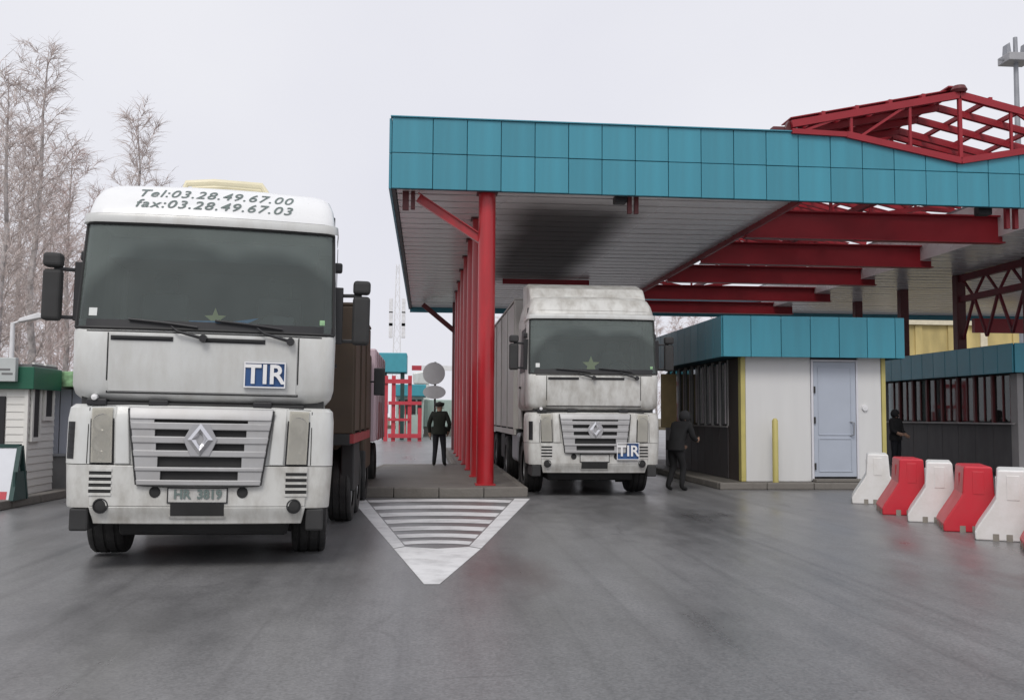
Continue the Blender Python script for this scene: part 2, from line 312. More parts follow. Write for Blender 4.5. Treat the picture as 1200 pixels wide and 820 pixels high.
# ------------------------------------------------------------------ mesh helpers
class MB:
    def __init__(s): s.v = []; s.f = []; s.mi = []; s.cur = 0
    def add(s, vs, fs):
        b = len(s.v); s.v += [tuple(p) for p in vs]; s.f += [tuple(b + i for i in f) for f in fs]; s.mi += [s.cur] * len(fs); return s
    def box(s, x0, x1, y0, y1, z0, z1):
        return s.add([(x0, y0, z0), (x1, y0, z0), (x1, y1, z0), (x0, y1, z0), (x0, y0, z1), (x1, y0, z1), (x1, y1, z1), (x0, y1, z1)],
                     [(3, 2, 1, 0), (4, 5, 6, 7), (0, 1, 5, 4), (1, 2, 6, 5), (2, 3, 7, 6), (3, 0, 4, 7)])
    def bar(s, p0, p1, a, b, up=(0, 0, 1)):
        """rectangular bar from p0 to p1: a wide (across), b tall (along up)"""
        p0, p1 = Vector(p0), Vector(p1); d = (p1 - p0).normalized(); u = Vector(up)
        if abs(d.dot(u)) > .98: u = Vector((0, 1, 0))
        r = d.cross(u).normalized(); u = r.cross(d).normalized()
        vs = [p + r * (i * a / 2) + u * (j * b / 2) for p in (p0, p1) for i, j in ((-1, -1), (1, -1), (1, 1), (-1, 1))]
        return s.add(vs, [(0, 1, 2, 3), (7, 6, 5, 4), (0, 4, 5, 1), (1, 5, 6, 2), (2, 6, 7, 3), (3, 7, 4, 0)])
    def tube(s, pts, rs, n=8, cap=True):
        pts = [Vector(p) for p in pts]
        if not isinstance(rs, (list, tuple)): rs = [rs] * len(pts)
        rings = []; prev = None
        for i, p in enumerate(pts):
            d = (pts[min(i + 1, len(pts) - 1)] - pts[max(i - 1, 0)]).normalized()
            if prev is None:
                u = Vector((0, 0, 1)) if abs(d.z) < .9 else Vector((1, 0, 0)); r = d.cross(u).normalized()
            else: r = (prev - d * prev.dot(d)).normalized()
            prev = r; u = d.cross(r)
            rings.append([p + (r * math.cos(2 * PI * k / n) + u * math.sin(2 * PI * k / n)) * rs[i] for k in range(n)])
        fs = []
        for i in range(len(pts) - 1):
            for k in range(n): fs.append((i * n + k, i * n + (k + 1) % n, (i + 1) * n + (k + 1) % n, (i + 1) * n + k))
        if cap: fs += [tuple(range(n - 1, -1, -1)), tuple((len(pts) - 1) * n + k for k in range(n))]
        return s.add([p for r in rings for p in r], fs)
    def prism(s, poly, y0, y1, ax='y'):
        """poly in (x,z) extruded along y (ax 'y'), in (y,z) along x ('x'), in (x,y) along z ('z')"""
        mk = {'y': lambda p, t: (p[0], t, p[1]), 'x': lambda p, t: (t, p[0], p[1]), 'z': lambda p, t: (p[0], p[1], t)}[ax]
        n = len(poly)
        return s.add([mk(p, y0) for p in poly] + [mk(p, y1) for p in poly],
                     [tuple(range(n)), tuple(range(2 * n - 1, n - 1, -1))] + [(k, n + k, n + (k + 1) % n, (k + 1) % n) for k in range(n)])
    def lathe(s, prof, c, axis='x', n=24):
        """prof = [(radius, offset along axis)], closed at nothing; c centre"""
        vs = []; c = Vector(c)
        for (r, t) in prof:
            for k in range(n):
                a = 2 * PI * k / n; q = (math.cos(a) * r, math.sin(a) * r)
                vs.append(c + Vector({'x': (t, q[0], q[1]), 'y': (q[0], t, q[1]), 'z': (q[0], q[1], t)}[axis]))
        fs = [(i * n + k, i * n + (k + 1) % n, (i + 1) * n + (k + 1) % n, (i + 1) * n + k) for i in range(len(prof) - 1) for k in range(n)]
        return s.add(vs, fs)
    def build(s, name, m, parent=None, smooth=None, bevel=0, seg=2, recalc=True):
        me = bpy.data.meshes.new(name); me.from_pydata(s.v, [], s.f)
        for q in (m if isinstance(m, (list, tuple)) else [m]): me.materials.append(q)
        if any(s.mi): me.polygons.foreach_set('material_index', s.mi)
        if True:
            bm = bmesh.new(); bm.from_mesh(me); bmesh.ops.delete(bm, geom=[v for v in bm.verts if not v.link_faces], context='VERTS')
            if recalc: bmesh.ops.recalc_face_normals(bm, faces=bm.faces)
            bm.to_mesh(me); bm.free()
        if smooth:
            me.polygons.foreach_set('use_smooth', [True] * len(me.polygons)); me.set_sharp_from_angle(angle=math.radians(smooth))
        me.update()
        o = bpy.data.objects.new(name, me); COL.objects.link(o)
        if parent: o.parent = parent
        if bevel:
            bv = o.modifiers.new('bevel', 'BEVEL'); bv.width = bevel; bv.segments = seg; bv.limit_method = 'ANGLE'; bv.angle_limit = math.radians(40)
        return o

def tag(o, label=None, cat=None, group=None, kind=None):
    if label: o['label'] = label
    if cat: o['category'] = cat
    if group: o['group'] = group
    if kind: o['kind'] = kind
    return o
def thing(name, label, cat, loc=(0, 0, 0), rz=0, group=None):
    o = bpy.data.objects.new(name, None); COL.objects.link(o); o.location = loc; o.rotation_euler = (0, 0, rz)
    o.empty_display_size = .2
    return tag(o, label, cat, group)
def inst(src, name=None, parent=None, loc=None, rot=None, scale=None):
    c = src.copy(); COL.objects.link(c); c.parent = parent
    if loc is not None: c.location = loc
    if rot is not None: c.rotation_euler = rot
    if scale is not None: c.scale = scale
    return c
def copy_tree(o, parent=None):
    c = o.copy(); COL.objects.link(c); c.parent = parent
    for ch in list(o.children): copy_tree(ch, c)
    return c
def text_mesh(s, size, depth=.004, shear=0, offset=0, align='CENTER', space=1):
    """lettering as mesh vertices in (x, z), lying in y from -depth to 0"""
    cu = bpy.data.curves.new('t', 'FONT'); cu.body = s; cu.size = size; cu.shear = shear; cu.offset = offset
    cu.align_x = align; cu.align_y = 'CENTER'; cu.extrude = depth / 2; cu.resolution_u = 3; cu.space_character = space
    o = bpy.data.objects.new('t', cu); COL.objects.link(o)
    dg = bpy.context.evaluated_depsgraph_get(); dg.update()
    me = bpy.data.meshes.new_from_object(o.evaluated_get(dg))
    vs = [(v.co.x, -v.co.z - depth / 2, v.co.y) for v in me.vertices]; fs = [tuple(p.vertices) for p in me.polygons]
    bpy.data.objects.remove(o); bpy.data.curves.remove(cu); bpy.data.meshes.remove(me)
    return vs, fs
def lettering(name, s, size, loc, m, parent, **k):
    vs, fs = text_mesh(s, size, **k)
    b = MB(); b.add([(x + loc[0], y + loc[1], z + loc[2]) for x, y, z in vs], fs)
    return b.build(name, m, parent, recalc=False)
# ------------------------------------------------------------------ lorry cab surfaces (local: x across, y backwards, z up, front at y = 0)
#        z     half-w  y0    r    bow
UP = [(1.57, 1.15, .13, .13, .06), (1.63, 1.21, .05, .14, .06), (1.71, 1.232, .02, .14, .06), (2.20, 1.238, .00, .14, .06),
      (2.25, 1.236, .02, .15, .07), (3.27, 1.205, .17, .17, .08), (3.31, 1.20, .16, .17, .08), (3.37, 1.195, .18, .16, .08),
      (3.42, 1.19, .20, .16, .08), (3.545, 1.172, .265, .18, .09), (3.66, 1.135, .38, .20, .10), (3.73, 1.08, .56, .22, .10), (3.765, 1.0, .90, .24, .10)]
LOW = [(.47, 1.06, .03, .12, .05), (.53, 1.19, -.01, .13, .05), (.60, 1.225, -.03, .14, .05), (.97, 1.245, -.03, .14, .05),
       (1.40, 1.245, -.015, .14, .05), (1.50, 1.235, .01, .14, .05), (1.535, 1.20, .06, .14, .05)]
NA, NF = 5, 16
def lev(L, z):
    if z <= L[0][0]: return L[0][1:]
    for a, b in zip(L, L[1:]):
        if z <= b[0]:
            t = (z - a[0]) / (b[0] - a[0]); return [p + (q - p) * t for p, q in zip(a[1:], b[1:])]
    return L[-1][1:]
def surf(L, x, z):
    w_, y0, r, bo = lev(L, z); f = w_ - r; ax = abs(x)
    if ax <= f: return y0 + bo * (x / f) ** 2
    t = min(ax - f, r * .999); return y0 + bo + r - math.sqrt(r * r - t * t)
def outline(w_, y0, r, bo, yb):
    f = w_ - r; p = [(-w_, yb), (-w_, (yb + y0 + bo + r) / 2)]
    for k in range(NA): a = PI - (PI / 2) * k / NA; p.append((-f + math.cos(a) * r, y0 + bo + r - math.sin(a) * r))
    for k in range(NF + 1): x = -f + 2 * f * k / NF; p.append((x, y0 + bo * (x / f) ** 2))
    for k in range(1, NA + 1): a = PI / 2 - (PI / 2) * k / NA; p.append((f + math.cos(a) * r, y0 + bo + r - math.sin(a) * r))
    p += [(w_, (yb + y0 + bo + r) / 2), (w_, yb)]; return p
def skin(L, zs, yb, off=0.0, skip=None, only=None, cap_top=False, cap_bot=False, back=True):
    b = MB(); rows = []
    for z in zs:
        q = list(lev(L, z)); q[0] += off; q[1] -= off; rows.append([(x, y, z) for x, y in outline(*q, yb)])
    n = len(rows[0]); vs = [p for r in rows for p in r]; fs = []
    for i in range(len(rows) - 1):
        for k in range(n - 1):
            if skip and skip(i, k): continue
            if only and not only(i, k): continue
            fs.append((i * n + k, i * n + k + 1, (i + 1) * n + k + 1, (i + 1) * n + k))
        if back and not only: fs.append((i * n + n - 1, i * n, (i + 1) * n, (i + 1) * n + n - 1))
    if cap_top: fs.append(tuple((len(rows) - 1) * n + k for k in range(n)))
    if cap_bot: fs.append(tuple(range(n - 1, -1, -1)))
    b.add(vs, fs); return b
def patch(b, L, quad, off, thick, nx=8, nz=3):
    """curved plate lying on the cab front: quad = (x, z) of bottom-left, bottom-right, top-right, top-left"""
    (a, c, d, e) = quad; g = []
    for j in range(nz + 1):
        v = j / nz
        for i in range(nx + 1):
            u = i / nx
            x = (a[0] * (1 - u) + c[0] * u) * (1 - v) + (e[0] * (1 - u) + d[0] * u) * v
            z = (a[1] * (1 - u) + c[1] * u) * (1 - v) + (e[1] * (1 - u) + d[1] * u) * v
            g.append((x, z))
    vs = [(x, surf(L, x, z) - off, z) for x, z in g] + [(x, surf(L, x, z) - off + thick, z) for x, z in g]
    N = len(g); W = nx + 1; fs = []
    for j in range(nz):
        for i in range(nx):
            k = j * W + i
            fs += [(k, k + 1, k + W + 1, k + W), (N + k, N + k + W, N + k + W + 1, N + k + 1)]
    for i in range(nx): fs += [(i, N + i, N + i + 1, i + 1), (nz * W + i, nz * W + i + 1, N + nz * W + i + 1, N + nz * W + i)]
    for j in range(nz): fs += [(j * W, (j + 1) * W, N + (j + 1) * W, N + j * W), (j * W + nx, N + j * W + nx, N + (j + 1) * W + nx, (j + 1) * W + nx)]
    return b.add(vs, fs)
def rq(x0, x1, z0, z1): return ((x0, z0), (x1, z0), (x1, z1), (x0, z1))

TYRE = [(.30, -.15), (.40, -.165), (.475, -.155), (.497, -.13), (.50, -.105), (.487, -.10), (.487, -.085), (.50, -.08), (.50, -.015), (.487, -.01), (.487, .01),
        (.50, .015), (.50, .08), (.487, .085), (.487, .10), (.50, .105), (.497, .13), (.475, .155), (.40, .165), (.30, .15)]
def wheel(parent, x, y, r=.5, wd=1.0, dual=False):
    b = MB()
    for dx in ((-.17, .17) if dual else (0,)):
        b.lathe([(p[0] * r / .5, p[1] * wd + dx) for p in TYRE], (0, 0, 0), 'x', 28)
    o = b.build('wheel', M['rubber'], parent, smooth=35); o.location = (x, y, r)
    s = 1 if x > 0 else -1; q = .17 if dual else 0; k = r / .5
    b = MB(); b.lathe([(.31 * k, s * (q + .13)), (.30 * k, s * (q + .10)), (.22 * k, s * (q + .02)), (.15 * k, s * (q + .03)), (.14 * k, s * (q + .11)), (.0, s * (q + .12))], (0, 0, 0), 'x', 24)
    for j in range(10):
        a = 2 * PI * j / 10; b.box(s * (q + .02), s * (q + .06), math.cos(a) * .185 * k - .015, math.cos(a) * .185 * k + .015, math.sin(a) * .185 * k - .015, math.sin(a) * .185 * k + .015)
    b.build('rim', M['rim'], o, smooth=35)
    return o

def make_lorry(label, loc, roof_text=None, tir=None, plate=None, white='white', yellow_bar=False, deflector=False, tank='steelgrey', mirror_drop=(0, 0), ry=0, rz_=0, zs_=1.0, group=None):
    T = thing('truck', label, 'truck', loc, 0, group); T.rotation_euler = (0, math.radians(ry), math.radians(rz_))
    T.scale = (1, 1, zs_)
    W = M[white]; WD = M['white_dirty']
    # --- upper cab with a real windscreen opening
    zs = [1.57, 1.60, 1.63, 1.67, 1.71, 1.9, 2.20, 2.25, 2.6, 2.95, 3.27, 3.31, 3.37]
    n_all = 2 + NA + NF + 1 + NA + 2
    gl0, gl1 = 3, n_all - 5
    inwin = lambda i, k: 7 <= i <= 9 and gl0 <= k <= gl1
    skin(UP, zs, 2.25, skip=inwin, cap_bot=True).build('cab', W, T, smooth=40)
    rz = [3.37, 3.40, 3.42, 3.48, 3.545, 3.60, 3.66, 3.70, 3.73, 3.75, 3.765]
    skin(UP, rz, 2.25, off=.004, cap_top=True).build('roof', M['roofwhite'] if not deflector else WD, T, smooth=40)
    b = skin(UP, [3.275, 3.30, 3.345, 3.36], 1.2, off=.035, back=False); b2 = skin(UP, [3.275, 3.36], 1.2, off=.0, back=False)
    b.add(b2.v, b2.f); b.build('sun_visor', M['white'], T, smooth=40)
    gz = [2.25, 2.4, 2.6, 2.8, 2.95, 3.1, 3.27]
    skin(UP, gz, 2.25, off=.001, only=lambda i, k: gl0 <= k <= gl1).build('windscreen', M['glass'], T, smooth=60, recalc=False)
    xr = 1.20
    pts_b = [(x, surf(UP, x, 2.25) - .012, 2.25) for x in [-1.215 + 2.43 * k / 30 for k in range(31)]]
    pts_t = [(x, surf(UP, x, 3.265) - .012, 3.265) for x in [-1.19 + 2.38 * k / 30 for k in range(31)]]
    b = MB().tube(pts_b, .016, 6).tube(pts_t, .014, 6)
    for s in (-1, 1): b.tube([(s * 1.215, surf(UP, 1.215, 2.25) - .01, 2.25), (s * 1.188, surf(UP, 1.188, 3.265) - .01, 3.265)], .018, 6)
    b.build('windscreen_seal', M['seal'], T, smooth=40)
    patch(MB(), UP, rq(-1.20, 1.20, 2.255, 2.33), .006, .004, 24, 1).build('windscreen_border', M['black'], T, smooth=40)
    # --- inside
    b = MB().box(-1.12, 1.12, 2.05, 2.15, 1.7, 3.3); b.build('cab_rear_wall', M['curtain_in'], T)
    b = MB().prism([(.22, 1.75), (.75, 1.75), (.75, 2.22), (.6, 2.30), (.30, 2.24)], -1.1, 1.1, 'x'); b.build('dashboard', M['interior'], T, bevel=.03)
    MB().box(-1.1, 1.1, .35, 2.05, 1.68, 1.74).build('cab_floor', M['interior'], T)
    MB().box(-1.05, 1.05, .55, 1.5, 2.98, 3.2).build('overhead_locker', M['interior'], T, bevel=.03)
    for sx in (-.62, .62):
        b = MB().box(sx - .26, sx + .26, 1.05, 1.55, 1.9, 2.05).box(sx - .25, sx + .25, 1.5, 1.65, 2.0, 2.75).box(sx - .14, sx + .14, 1.5, 1.62, 2.74, 2.95)
        b.build('seat', M['interior'], T, bevel=.04)
    b = MB(); ring = [(.62 + .23 * math.cos(a), .85 + .1 * math.sin(a), 2.33 + .2 * math.sin(a)) for a in [2 * PI * k / 20 for k in range(21)]]
    b.tube(ring, .016, 6, cap=False).bar((.40, .85, 2.33), (.84, .85, 2.33), .03, .05).bar((.62, .7, 2.15), (.62, .86, 2.33), .05, .05)
    b.build('steering_wheel', M['black'], T, smooth=40)
    for sx, sz, a_ in ((-1.06, 2.40, .075), (1.10, 2.37, .05)):
        patch(MB(), UP, rq(sx - a_ / 2, sx + a_ / 2, sz - a_ / 2, sz + a_ / 2), .005, .002, 2, 1).build('sticker', M['paper' if sx < 0 else 'leafprint'], T)
    # --- front flap, handles, seams
    for a_, c_ in ((-.905, -.893), (.873, .885)): patch(MB(), UP, rq(a_, c_, 1.64, 2.205), .004, .003, 1, 4).build('panel_gap', M['seal'], T)
    patch(MB(), UP, rq(-.905, .885, 1.640, 1.652), .004, .003, 22, 1).build('panel_gap', M['seal'], T)
    patch(MB(), UP, rq(-1.1, 1.1, 2.213, 2.226), .004, .003, 22, 1).build('panel_gap', M['seal'], T)
    patch(MB(), UP, rq(-.888, .868, 1.66, 2.205), .014, .03, 22, 4).build('front_flap', W, T, smooth=40, bevel=.006)
    for x0, x1 in ((-.872, -.30), (.0, .56)):
        patch(MB(), UP, rq(x0, x1, 2.135, 2.178), .020, .01, 8, 1).build('handle_recess', M['black'], T)
        h = patch(MB(), UP, rq(x0 + .02, x1 - .02, 2.155, 2.170), .040, .012, 8, 1); h.build('grab_handle', M['chassis'], T)
    for s in (-1, 1):      # door shut line and door window on the side
        for yq in (.70, 1.75): MB().box(*(sorted((s * 1.234, s * 1.2405))), yq, yq + .012, 1.66, 3.2).build('door_seam', M['seal'], T)
        v = [(s * 1.242, .76, 2.3), (s * 1.242, 1.68, 2.3), (s * 1.212, 1.68, 3.15), (s * 1.212, .80, 3.15)]
        MB().add(v, [(0, 1, 2, 3)]).build('door_window', M['black'], T, recalc=False)
        MB().bar((s * 1.26, 1.6, 2.02), (s * 1.26, 1.45, 2.02), .03, .04).build('door_handle', M['black'], T)
    # wipers
    for (px, pz, tx, tz, bl) in ((-.02, 2.17, -.50, 2.325, -1), (.80, 2.17, .30, 2.335, -1)):
        f = lambda x, z, o: (x, surf(UP, x, z) - o, z)
        b = MB().tube([f(px, pz, .05), f((px + tx) / 2, (pz + tz) / 2 - .02, .075), f(tx + .18, tz - .05, .06)], [.018, .014, .009], 6)
        if bl: b.tube([f(tx - .22, tz + .01, .03), f(tx + .1, tz - .015, .032), f(tx + .42, tz - .05, .03)], .013, 6)
        b.lathe([(.0, -.09), (.035, -.09), (.04, -.02)], (px, surf(UP, px, pz), pz), 'y', 10)
        b.build('wiper', M['black'], T, smooth=40)
    # --- dark gap between cab and bumper
    MB().box(-1.14, 1.14, .17, 1.6, 1.42, 1.66).box(-.95, .95, .08, .3, 1.50, 1.56).build('cab_mount', M['chassis'], T, bevel=.01)
    for x in (-.98, .55, -.42): MB().box(x - .09, x + .09, .06, .18, 1.525, 1.585).build('latch', M['black'], T, bevel=.01)
    MB().lathe([(0, -.03), (.028, -.02), (.03, .04)], (-1.0, .06, 1.60), 'y', 10).build('marker_light', M['letter'], T)
    # --- lower front: side pods, headlamp pillars, bumper
    zl = [.985, 1.1, 1.25, 1.40, 1.45, 1.50, 1.52, 1.535]
    skin(LOW, zl, .86, cap_top=True).build('lower_front', W, T, smooth=40)
    zb = [.47, .50, .53, .56, .60, .75, .978]
    # bumper: the middle part is deepest, the ends are cut off higher
    def bump(side):
        b = skin(LOW, [.60, .75, .978], .86, off=-.004 if side else 0, cap_bot=True, cap_top=True); return b
    skin(LOW, [.585, .60, .75, .978], .86, off=-.003, cap_bot=True, cap_top=True).build('side_pods', WD, T, smooth=40)
    b = MB(); b = patch(b, LOW, ((-.99, .60), (.99, .60), (1.01, .977), (-1.01, .977)), .020, .06, 26, 2)
    b = patch(b, LOW, ((-.96, .435), (.96, .435), (.995, .5985), (-.995, .5985)), .020, .10, 26, 3); b.build('bumper', WD, T, smooth=50, bevel=.008)
    for s in (-1, 1):
        MB().box(*sorted((s * 1.0, s * 1.17)), .03, .8, .37, .58).build('step', M['chassis'], T, bevel=.02)
        for z0, z1 in ((.99, 1.5),):
            patch(MB(), LOW, rq(*sorted((s * 1.028, s * 1.036)), z0, z1), .0025, .002, 1, 3).build('panel_gap', M['seal'], T)
        # headlamp: dark frame, bowls, ribbed cover
        i0, i1, o0, o1 = s * .76, s * .79, s * 1.00, s * 1.02
        def Q(z0, z1, g): a = ((i1 if 0 else s * .775) + 0); return None
        qo = [(s * 1.005, .985), (s * .785, .985), (s * .805, 1.525), (s * 1.02, 1.515)]
        qi = [(s * .992, 1.0), (s * .802, 1.0), (s * .82, 1.505), (s * 1.005, 1.50)]
        if s > 0: qo = [qo[1], qo[0], qo[3], qo[2]]; qi = [qi[1], qi[0], qi[3], qi[2]]
        hl = patch(MB(), LOW, qo, .006, .01, 6, 4).build('headlight', M['black'], T)
        patch(MB(), LOW, qi, .010, .004, 6, 4).build('lamp_housing', mats_housing, hl, smooth=40)
        for zc, rr in ((1.36, .085), (1.17, .085), (1.04, .03)):
            xc = s * .905; y0 = surf(LOW, xc, zc) - .012
            MB().lathe([(rr, -.012), (rr * .85, -.002), (rr * .4, .004), (.0, .005)], (xc, y0, zc), 'y', 16).build('reflector', M['chrome'], hl, smooth=40)
        patch(MB(), LOW, qi, .032, .004, 8, 6).build('lens_cover', M['lens'], hl, smooth=50, recalc=False)
        # pillar beside the grille
        pq = [(s * .775, .985), (s * .635, .985), (s * .675, 1.525), (s * .795, 1.525)]
        if s > 0: pq = [pq[1], pq[0], pq[3], pq[2]]
        patch(MB(), LOW, pq, .028, .05, 3, 4).build('front_pillar', W, T, smooth=40, bevel=.012)
        # bumper louvres, fog lamp, tow eye
        xa, xb = sorted((s * .80, s * 1.0))
        bl = patch(MB(), LOW, rq(xa, xb, .705, .935), .0225, .004, 4, 3).build('air_vent', M['recess'], T)
        for k in range(5):
            zc = .711 + k * .0555
            patch(MB(), LOW, rq(xa - .005, xb + .005, zc - .012, zc + .012), .032, .012, 4, 1).build('louvre', WD, bl)
        xc = s * .885; y0 = surf(LOW, xc, .60) - .022
        fl = MB().lathe([(.066, .03), (.070, -.008), (.060, -.010), (.054, .01)], (xc, y0, .605), 'y', 20).build('fog_light', M['black'], T, smooth=40)
        MB().lathe([(.056, .001), (.04, -.003), (0, -.004)], (xc, y0, .605), 'y', 18).build('lens', M['recess'], fl, smooth=40)
        xc = s * .40; y0 = surf(LOW, xc, .73) - .02
        MB().lathe([(.05, .02), (.052, -.006), (.042, -.008), (.040, -.003), (0, -.003)], (xc, y0, .735), 'y', 18).build('tow_eye', M['recess'], T, smooth=40)
    # dark slot on the photo-left pod
    sl_ = patch(MB(), LOW, rq(-1.225, -1.155, 1.03, 1.37), .005, .004, 3, 4).build('intake_slot', M['black'], T)
    for k in range(5): patch(MB(), LOW, rq(-1.222, -1.158, 1.07 + k * .06, 1.08 + k * .06), .012, .008, 3, 1).build('louvre', M['chassis'], sl_)
    # --- grille: black backing, silver slats with dark slots between them
    gh = lambda z: .56 + (.665 - .56) * (z - .77) / (1.515 - .77)
    G = patch(MB(), LOW, ((-gh(.80), .80), (gh(.80), .80), (gh(1.5), 1.5), (-gh(1.5), 1.5)), .024, .006, 20, 6).build('grille', M['recess'], T)
    rows = [(1.515, 1.405), (1.378, 1.312), (1.25, 1.186), (1.122, 1.062), (.968, .93), (.85, .80)]
    for (z1, z0) in rows:
        bq = MB(); nn = 5
        patch(bq, LOW, ((-gh(z0), z0), (gh(z0), z0), (gh(z1), z1), (-gh(z1), z1)), .072, .045, 24, 2)
        bq.build('slat', M['silver'], G, smooth=50, bevel=.008)
    for i, (za, zb_) in enumerate(zip(rows, rows[1:])):
        zt, zm = za[1], zb_[0]; sw = (.43, .42, .405, .385, .355)[i]
        for s in (-1, 1):
            qd = [(s * sw, zm), (s * gh(zm), zm), (s * gh(zt), zt), (s * sw, zt)]
            if s < 0: qd = [qd[1], qd[0], qd[3], qd[2]]
            patch(MB(), LOW, qd, .060, .035, 5, 1).build('grille_corner', M['silver'], G, smooth=50)
    b = MB()
    for s in (-1, 1): b.tube([(s * (gh(z) + .004), surf(LOW, gh(z), z) - .055, z) for z in (.803, .9, 1.1, 1.3, 1.5)], .011, 6)
    b.tube([(x, surf(LOW, x, .79) - .055 , .803 - .018 * (1 - (x / .56) ** 2)) for x in [-.56 + 1.12 * k / 12 for k in range(13)]], .011, 6)
    b.build('grille_edge', M['chassis'], G, smooth=40)
    # emblem: raised diamond ring on a dark six-sided plate
    zc = 1.222; y0 = surf(LOW, 0, zc) - .085
    b = MB().prism([(-.155, zc), (-.075, zc + .15), (.075, zc + .15), (.155, zc), (.085, zc - .155), (-.085, zc - .155)], y0, y0 + .03)
    E = b.build('emblem', M['signback'], T, bevel=.006)
    o_, m_, i_ = (.118, .152), (.078, .102), (.036, .056)
    ringv = []
    for (a_, c_), yy in ((o_, y0 - .004), (m_, y0 - .034), (i_, y0 - .004)):
        ringv += [(0, yy, zc + c_), (a_, yy, zc), (0, yy, zc - c_), (-a_, yy, zc)]
    b = MB().add(ringv, [(r * 4 + k, r * 4 + (k + 1) % 4, (r + 1) * 4 + (k + 1) % 4, (r + 1) * 4 + k) for r in range(2) for k in range(4)])
    b.build('diamond', M['chrome'], E)
    # plate, lower intake
    P = patch(MB(), LOW, rq(-.275, .255, .645, .770), .034, .008, 4, 1).build('number_plate', M['plate'], T)
    patch(MB(), LOW, rq(-.287, .267, .633, .780), .031, .006, 4, 1).build('plate_frame', M['black'], P)
    if plate:
        for s_, cx, sz in plate:
            lettering('lettering', s_, sz, (cx, surf(LOW, 0, .71) - .040, .714), M['ink'], P, depth=.003, offset=.004)
    patch(MB(), LOW, rq(-.255, .235, .515, .632), .030, .008, 14, 1).build('lower_intake', M['recess'], T)
    patch(MB(), LOW, rq(-.265, .245, .490, .513), .035, .02, 6, 1).build('intake_lip', WD, T)
    # TIR board
    if tir:
        L, x0, x1, z0, z1, off, fg, bgm = tir
        B = patch(MB(), L, rq(x0, x1, z0, z1), off, .012, 2, 1).build('tir_board', M[bgm], T)
        b = MB(); fr = .012
        yb = min(surf(L, q, (z0 + z1) / 2) for q in (x0, (x0 + x1) / 2, x1)) - off
        h = (z1 - z0)
        h2 = min(h, (x1 - x0) * .62); lettering('lettering', 'TIR', h2 * 1.05, ((x0 + x1) / 2, yb - .008, (z0 + z1) / 2 - h * .01), M[fg], B, depth=.006, offset=h2 * .022, space=1.02)
        for (a0, a1, c0, c1) in ((x0, x1, z1 - .012, z1), (x0, x1, z0, z0 + .012), (x0, x0 + .012, z0 + .0125, z1 - .0125), (x1 - .012, x1, z0 + .0125, z1 - .0125)):
            b.box(a0, a1, yb - .012, yb - .001, c0, c1)
        b.build('board_frame', M['letter' if bgm == 'blue' else 'blue'], B)
    # roof text follows the curved roof
    if roof_text:
        for s_, zc_, sz in roof_text:
            vs, fs = text_mesh(s_, sz, depth=.004, shear=.28, offset=sz * .004, space=1.12)
            kx = sz_w / max(abs(v[0]) for v in vs)
            out = []
            for x, y, z in vs:
                zz = zc_ + z; xx = x * kx; out.append((xx, surf(UP, xx, zz) - .014 + (y + .004) * 1.0, zz))
            MB().add(out, fs).build('roof_lettering', M['ink'], T, recalc=False)
    if deflector:
        b = MB().prism([(.75, 3.74), (.95, 3.93), (1.5, 4.08), (2.2, 4.12), (2.2, 3.5), (.75, 3.6)], -1.14, 1.14, 'x'); b.build('roof_deflector', WD, T, bevel=.05, seg=3)
        patch(MB(), UP, rq(-1.12, 1.12, 3.43, 3.655), .012, .03, 22, 4).build('roof_panel', WD, T, smooth=40, bevel=.006)
    if yellow_bar:
        b = MB().tube([(-.42, 1.05, 3.75), (-.38, 1.05, 3.875), (-.1, 1.05, 3.905), (.40, 1.05, 3.895), (.50, 1.05, 3.75)], .036, 8)
        b.tube([(-.36, 1.25, 3.75), (-.34, 1.25, 3.87), (.0, 1.25, 3.90), (.40, 1.25, 3.88), (.48, 1.25, 3.75)], .03, 8)
        b.build('roof_hose', M['yellowpale'], T, smooth=40)
    for s in (-1, 1):   # roof corner markers, air horn bracket
        MB().box(s * 1.16 - .04, s * 1.16 + .04, .62, .72, 3.42, 3.52).build('marker_lamp', M['black'], T, bevel=.012)
        MB().box(*sorted((s * 1.20, s * 1.29)), .50, .60, 2.93, 3.03).build('kerb_mirror', M['black'], T, bevel=.02)
    MB().box(1.0, 1.14, 1.9, 2.1, 3.55, 3.80).build('roof_bracket', M['black'], T, bevel=.02)
    # --- mirrors
    for s in (-1, 1):
        dz = mirror_drop[0 if s < 0 else 1]
        hx = s * 1.49
        b = MB().bar((s * 1.22, .42, 2.82 + dz), (hx, .34, 2.82 + dz), .035, .035).bar((s * 1.22, .42, 2.36 + dz), (hx, .34, 2.36 + dz), .035, .035)
        b.bar((s * 1.26, .40, 2.33 + dz), (s * 1.26, .40, 2.90 + dz), .09, .07, up=(0, 1, 0))
        A = b.build('mirror', M['black'], T, bevel=.008)
        MB().box(hx - .088, hx + .088, .27, .40, 2.32 + dz, 2.81 + dz).build('mirror_housing', M['chassis'], A, bevel=.035, seg=3)
        MB().box(hx - .088, hx + .088, .25, .40, 2.83 + dz, 2.965 + dz).build('mirror_housing', M['chassis'], A, bevel=.035, seg=3)
        MB().add([(hx - .07, .4025, 2.36 + dz), (hx + .07, .4025, 2.36 + dz), (hx + .07, .4025, 2.78 + dz), (hx - .07, .4025, 2.78 + dz)], [(0, 1, 2, 3)]).build('mirror_glass', M['mirrorglass'], A)
    # --- chassis, wheels, tank, wings
    MB().box(-.42, -.34, .9, 6.2, .72, 1.0).box(.34, .42, .9, 6.2, .72, 1.0).box(-.42, .42, 2.2, 2.4, .7, 1.0).box(-.42, .42, 5, 5.2, .7, .98).box(-1.0, 1.0, .82, 2.2, 1.05, 1.45).build('chassis_frame', M['chassis'], T)
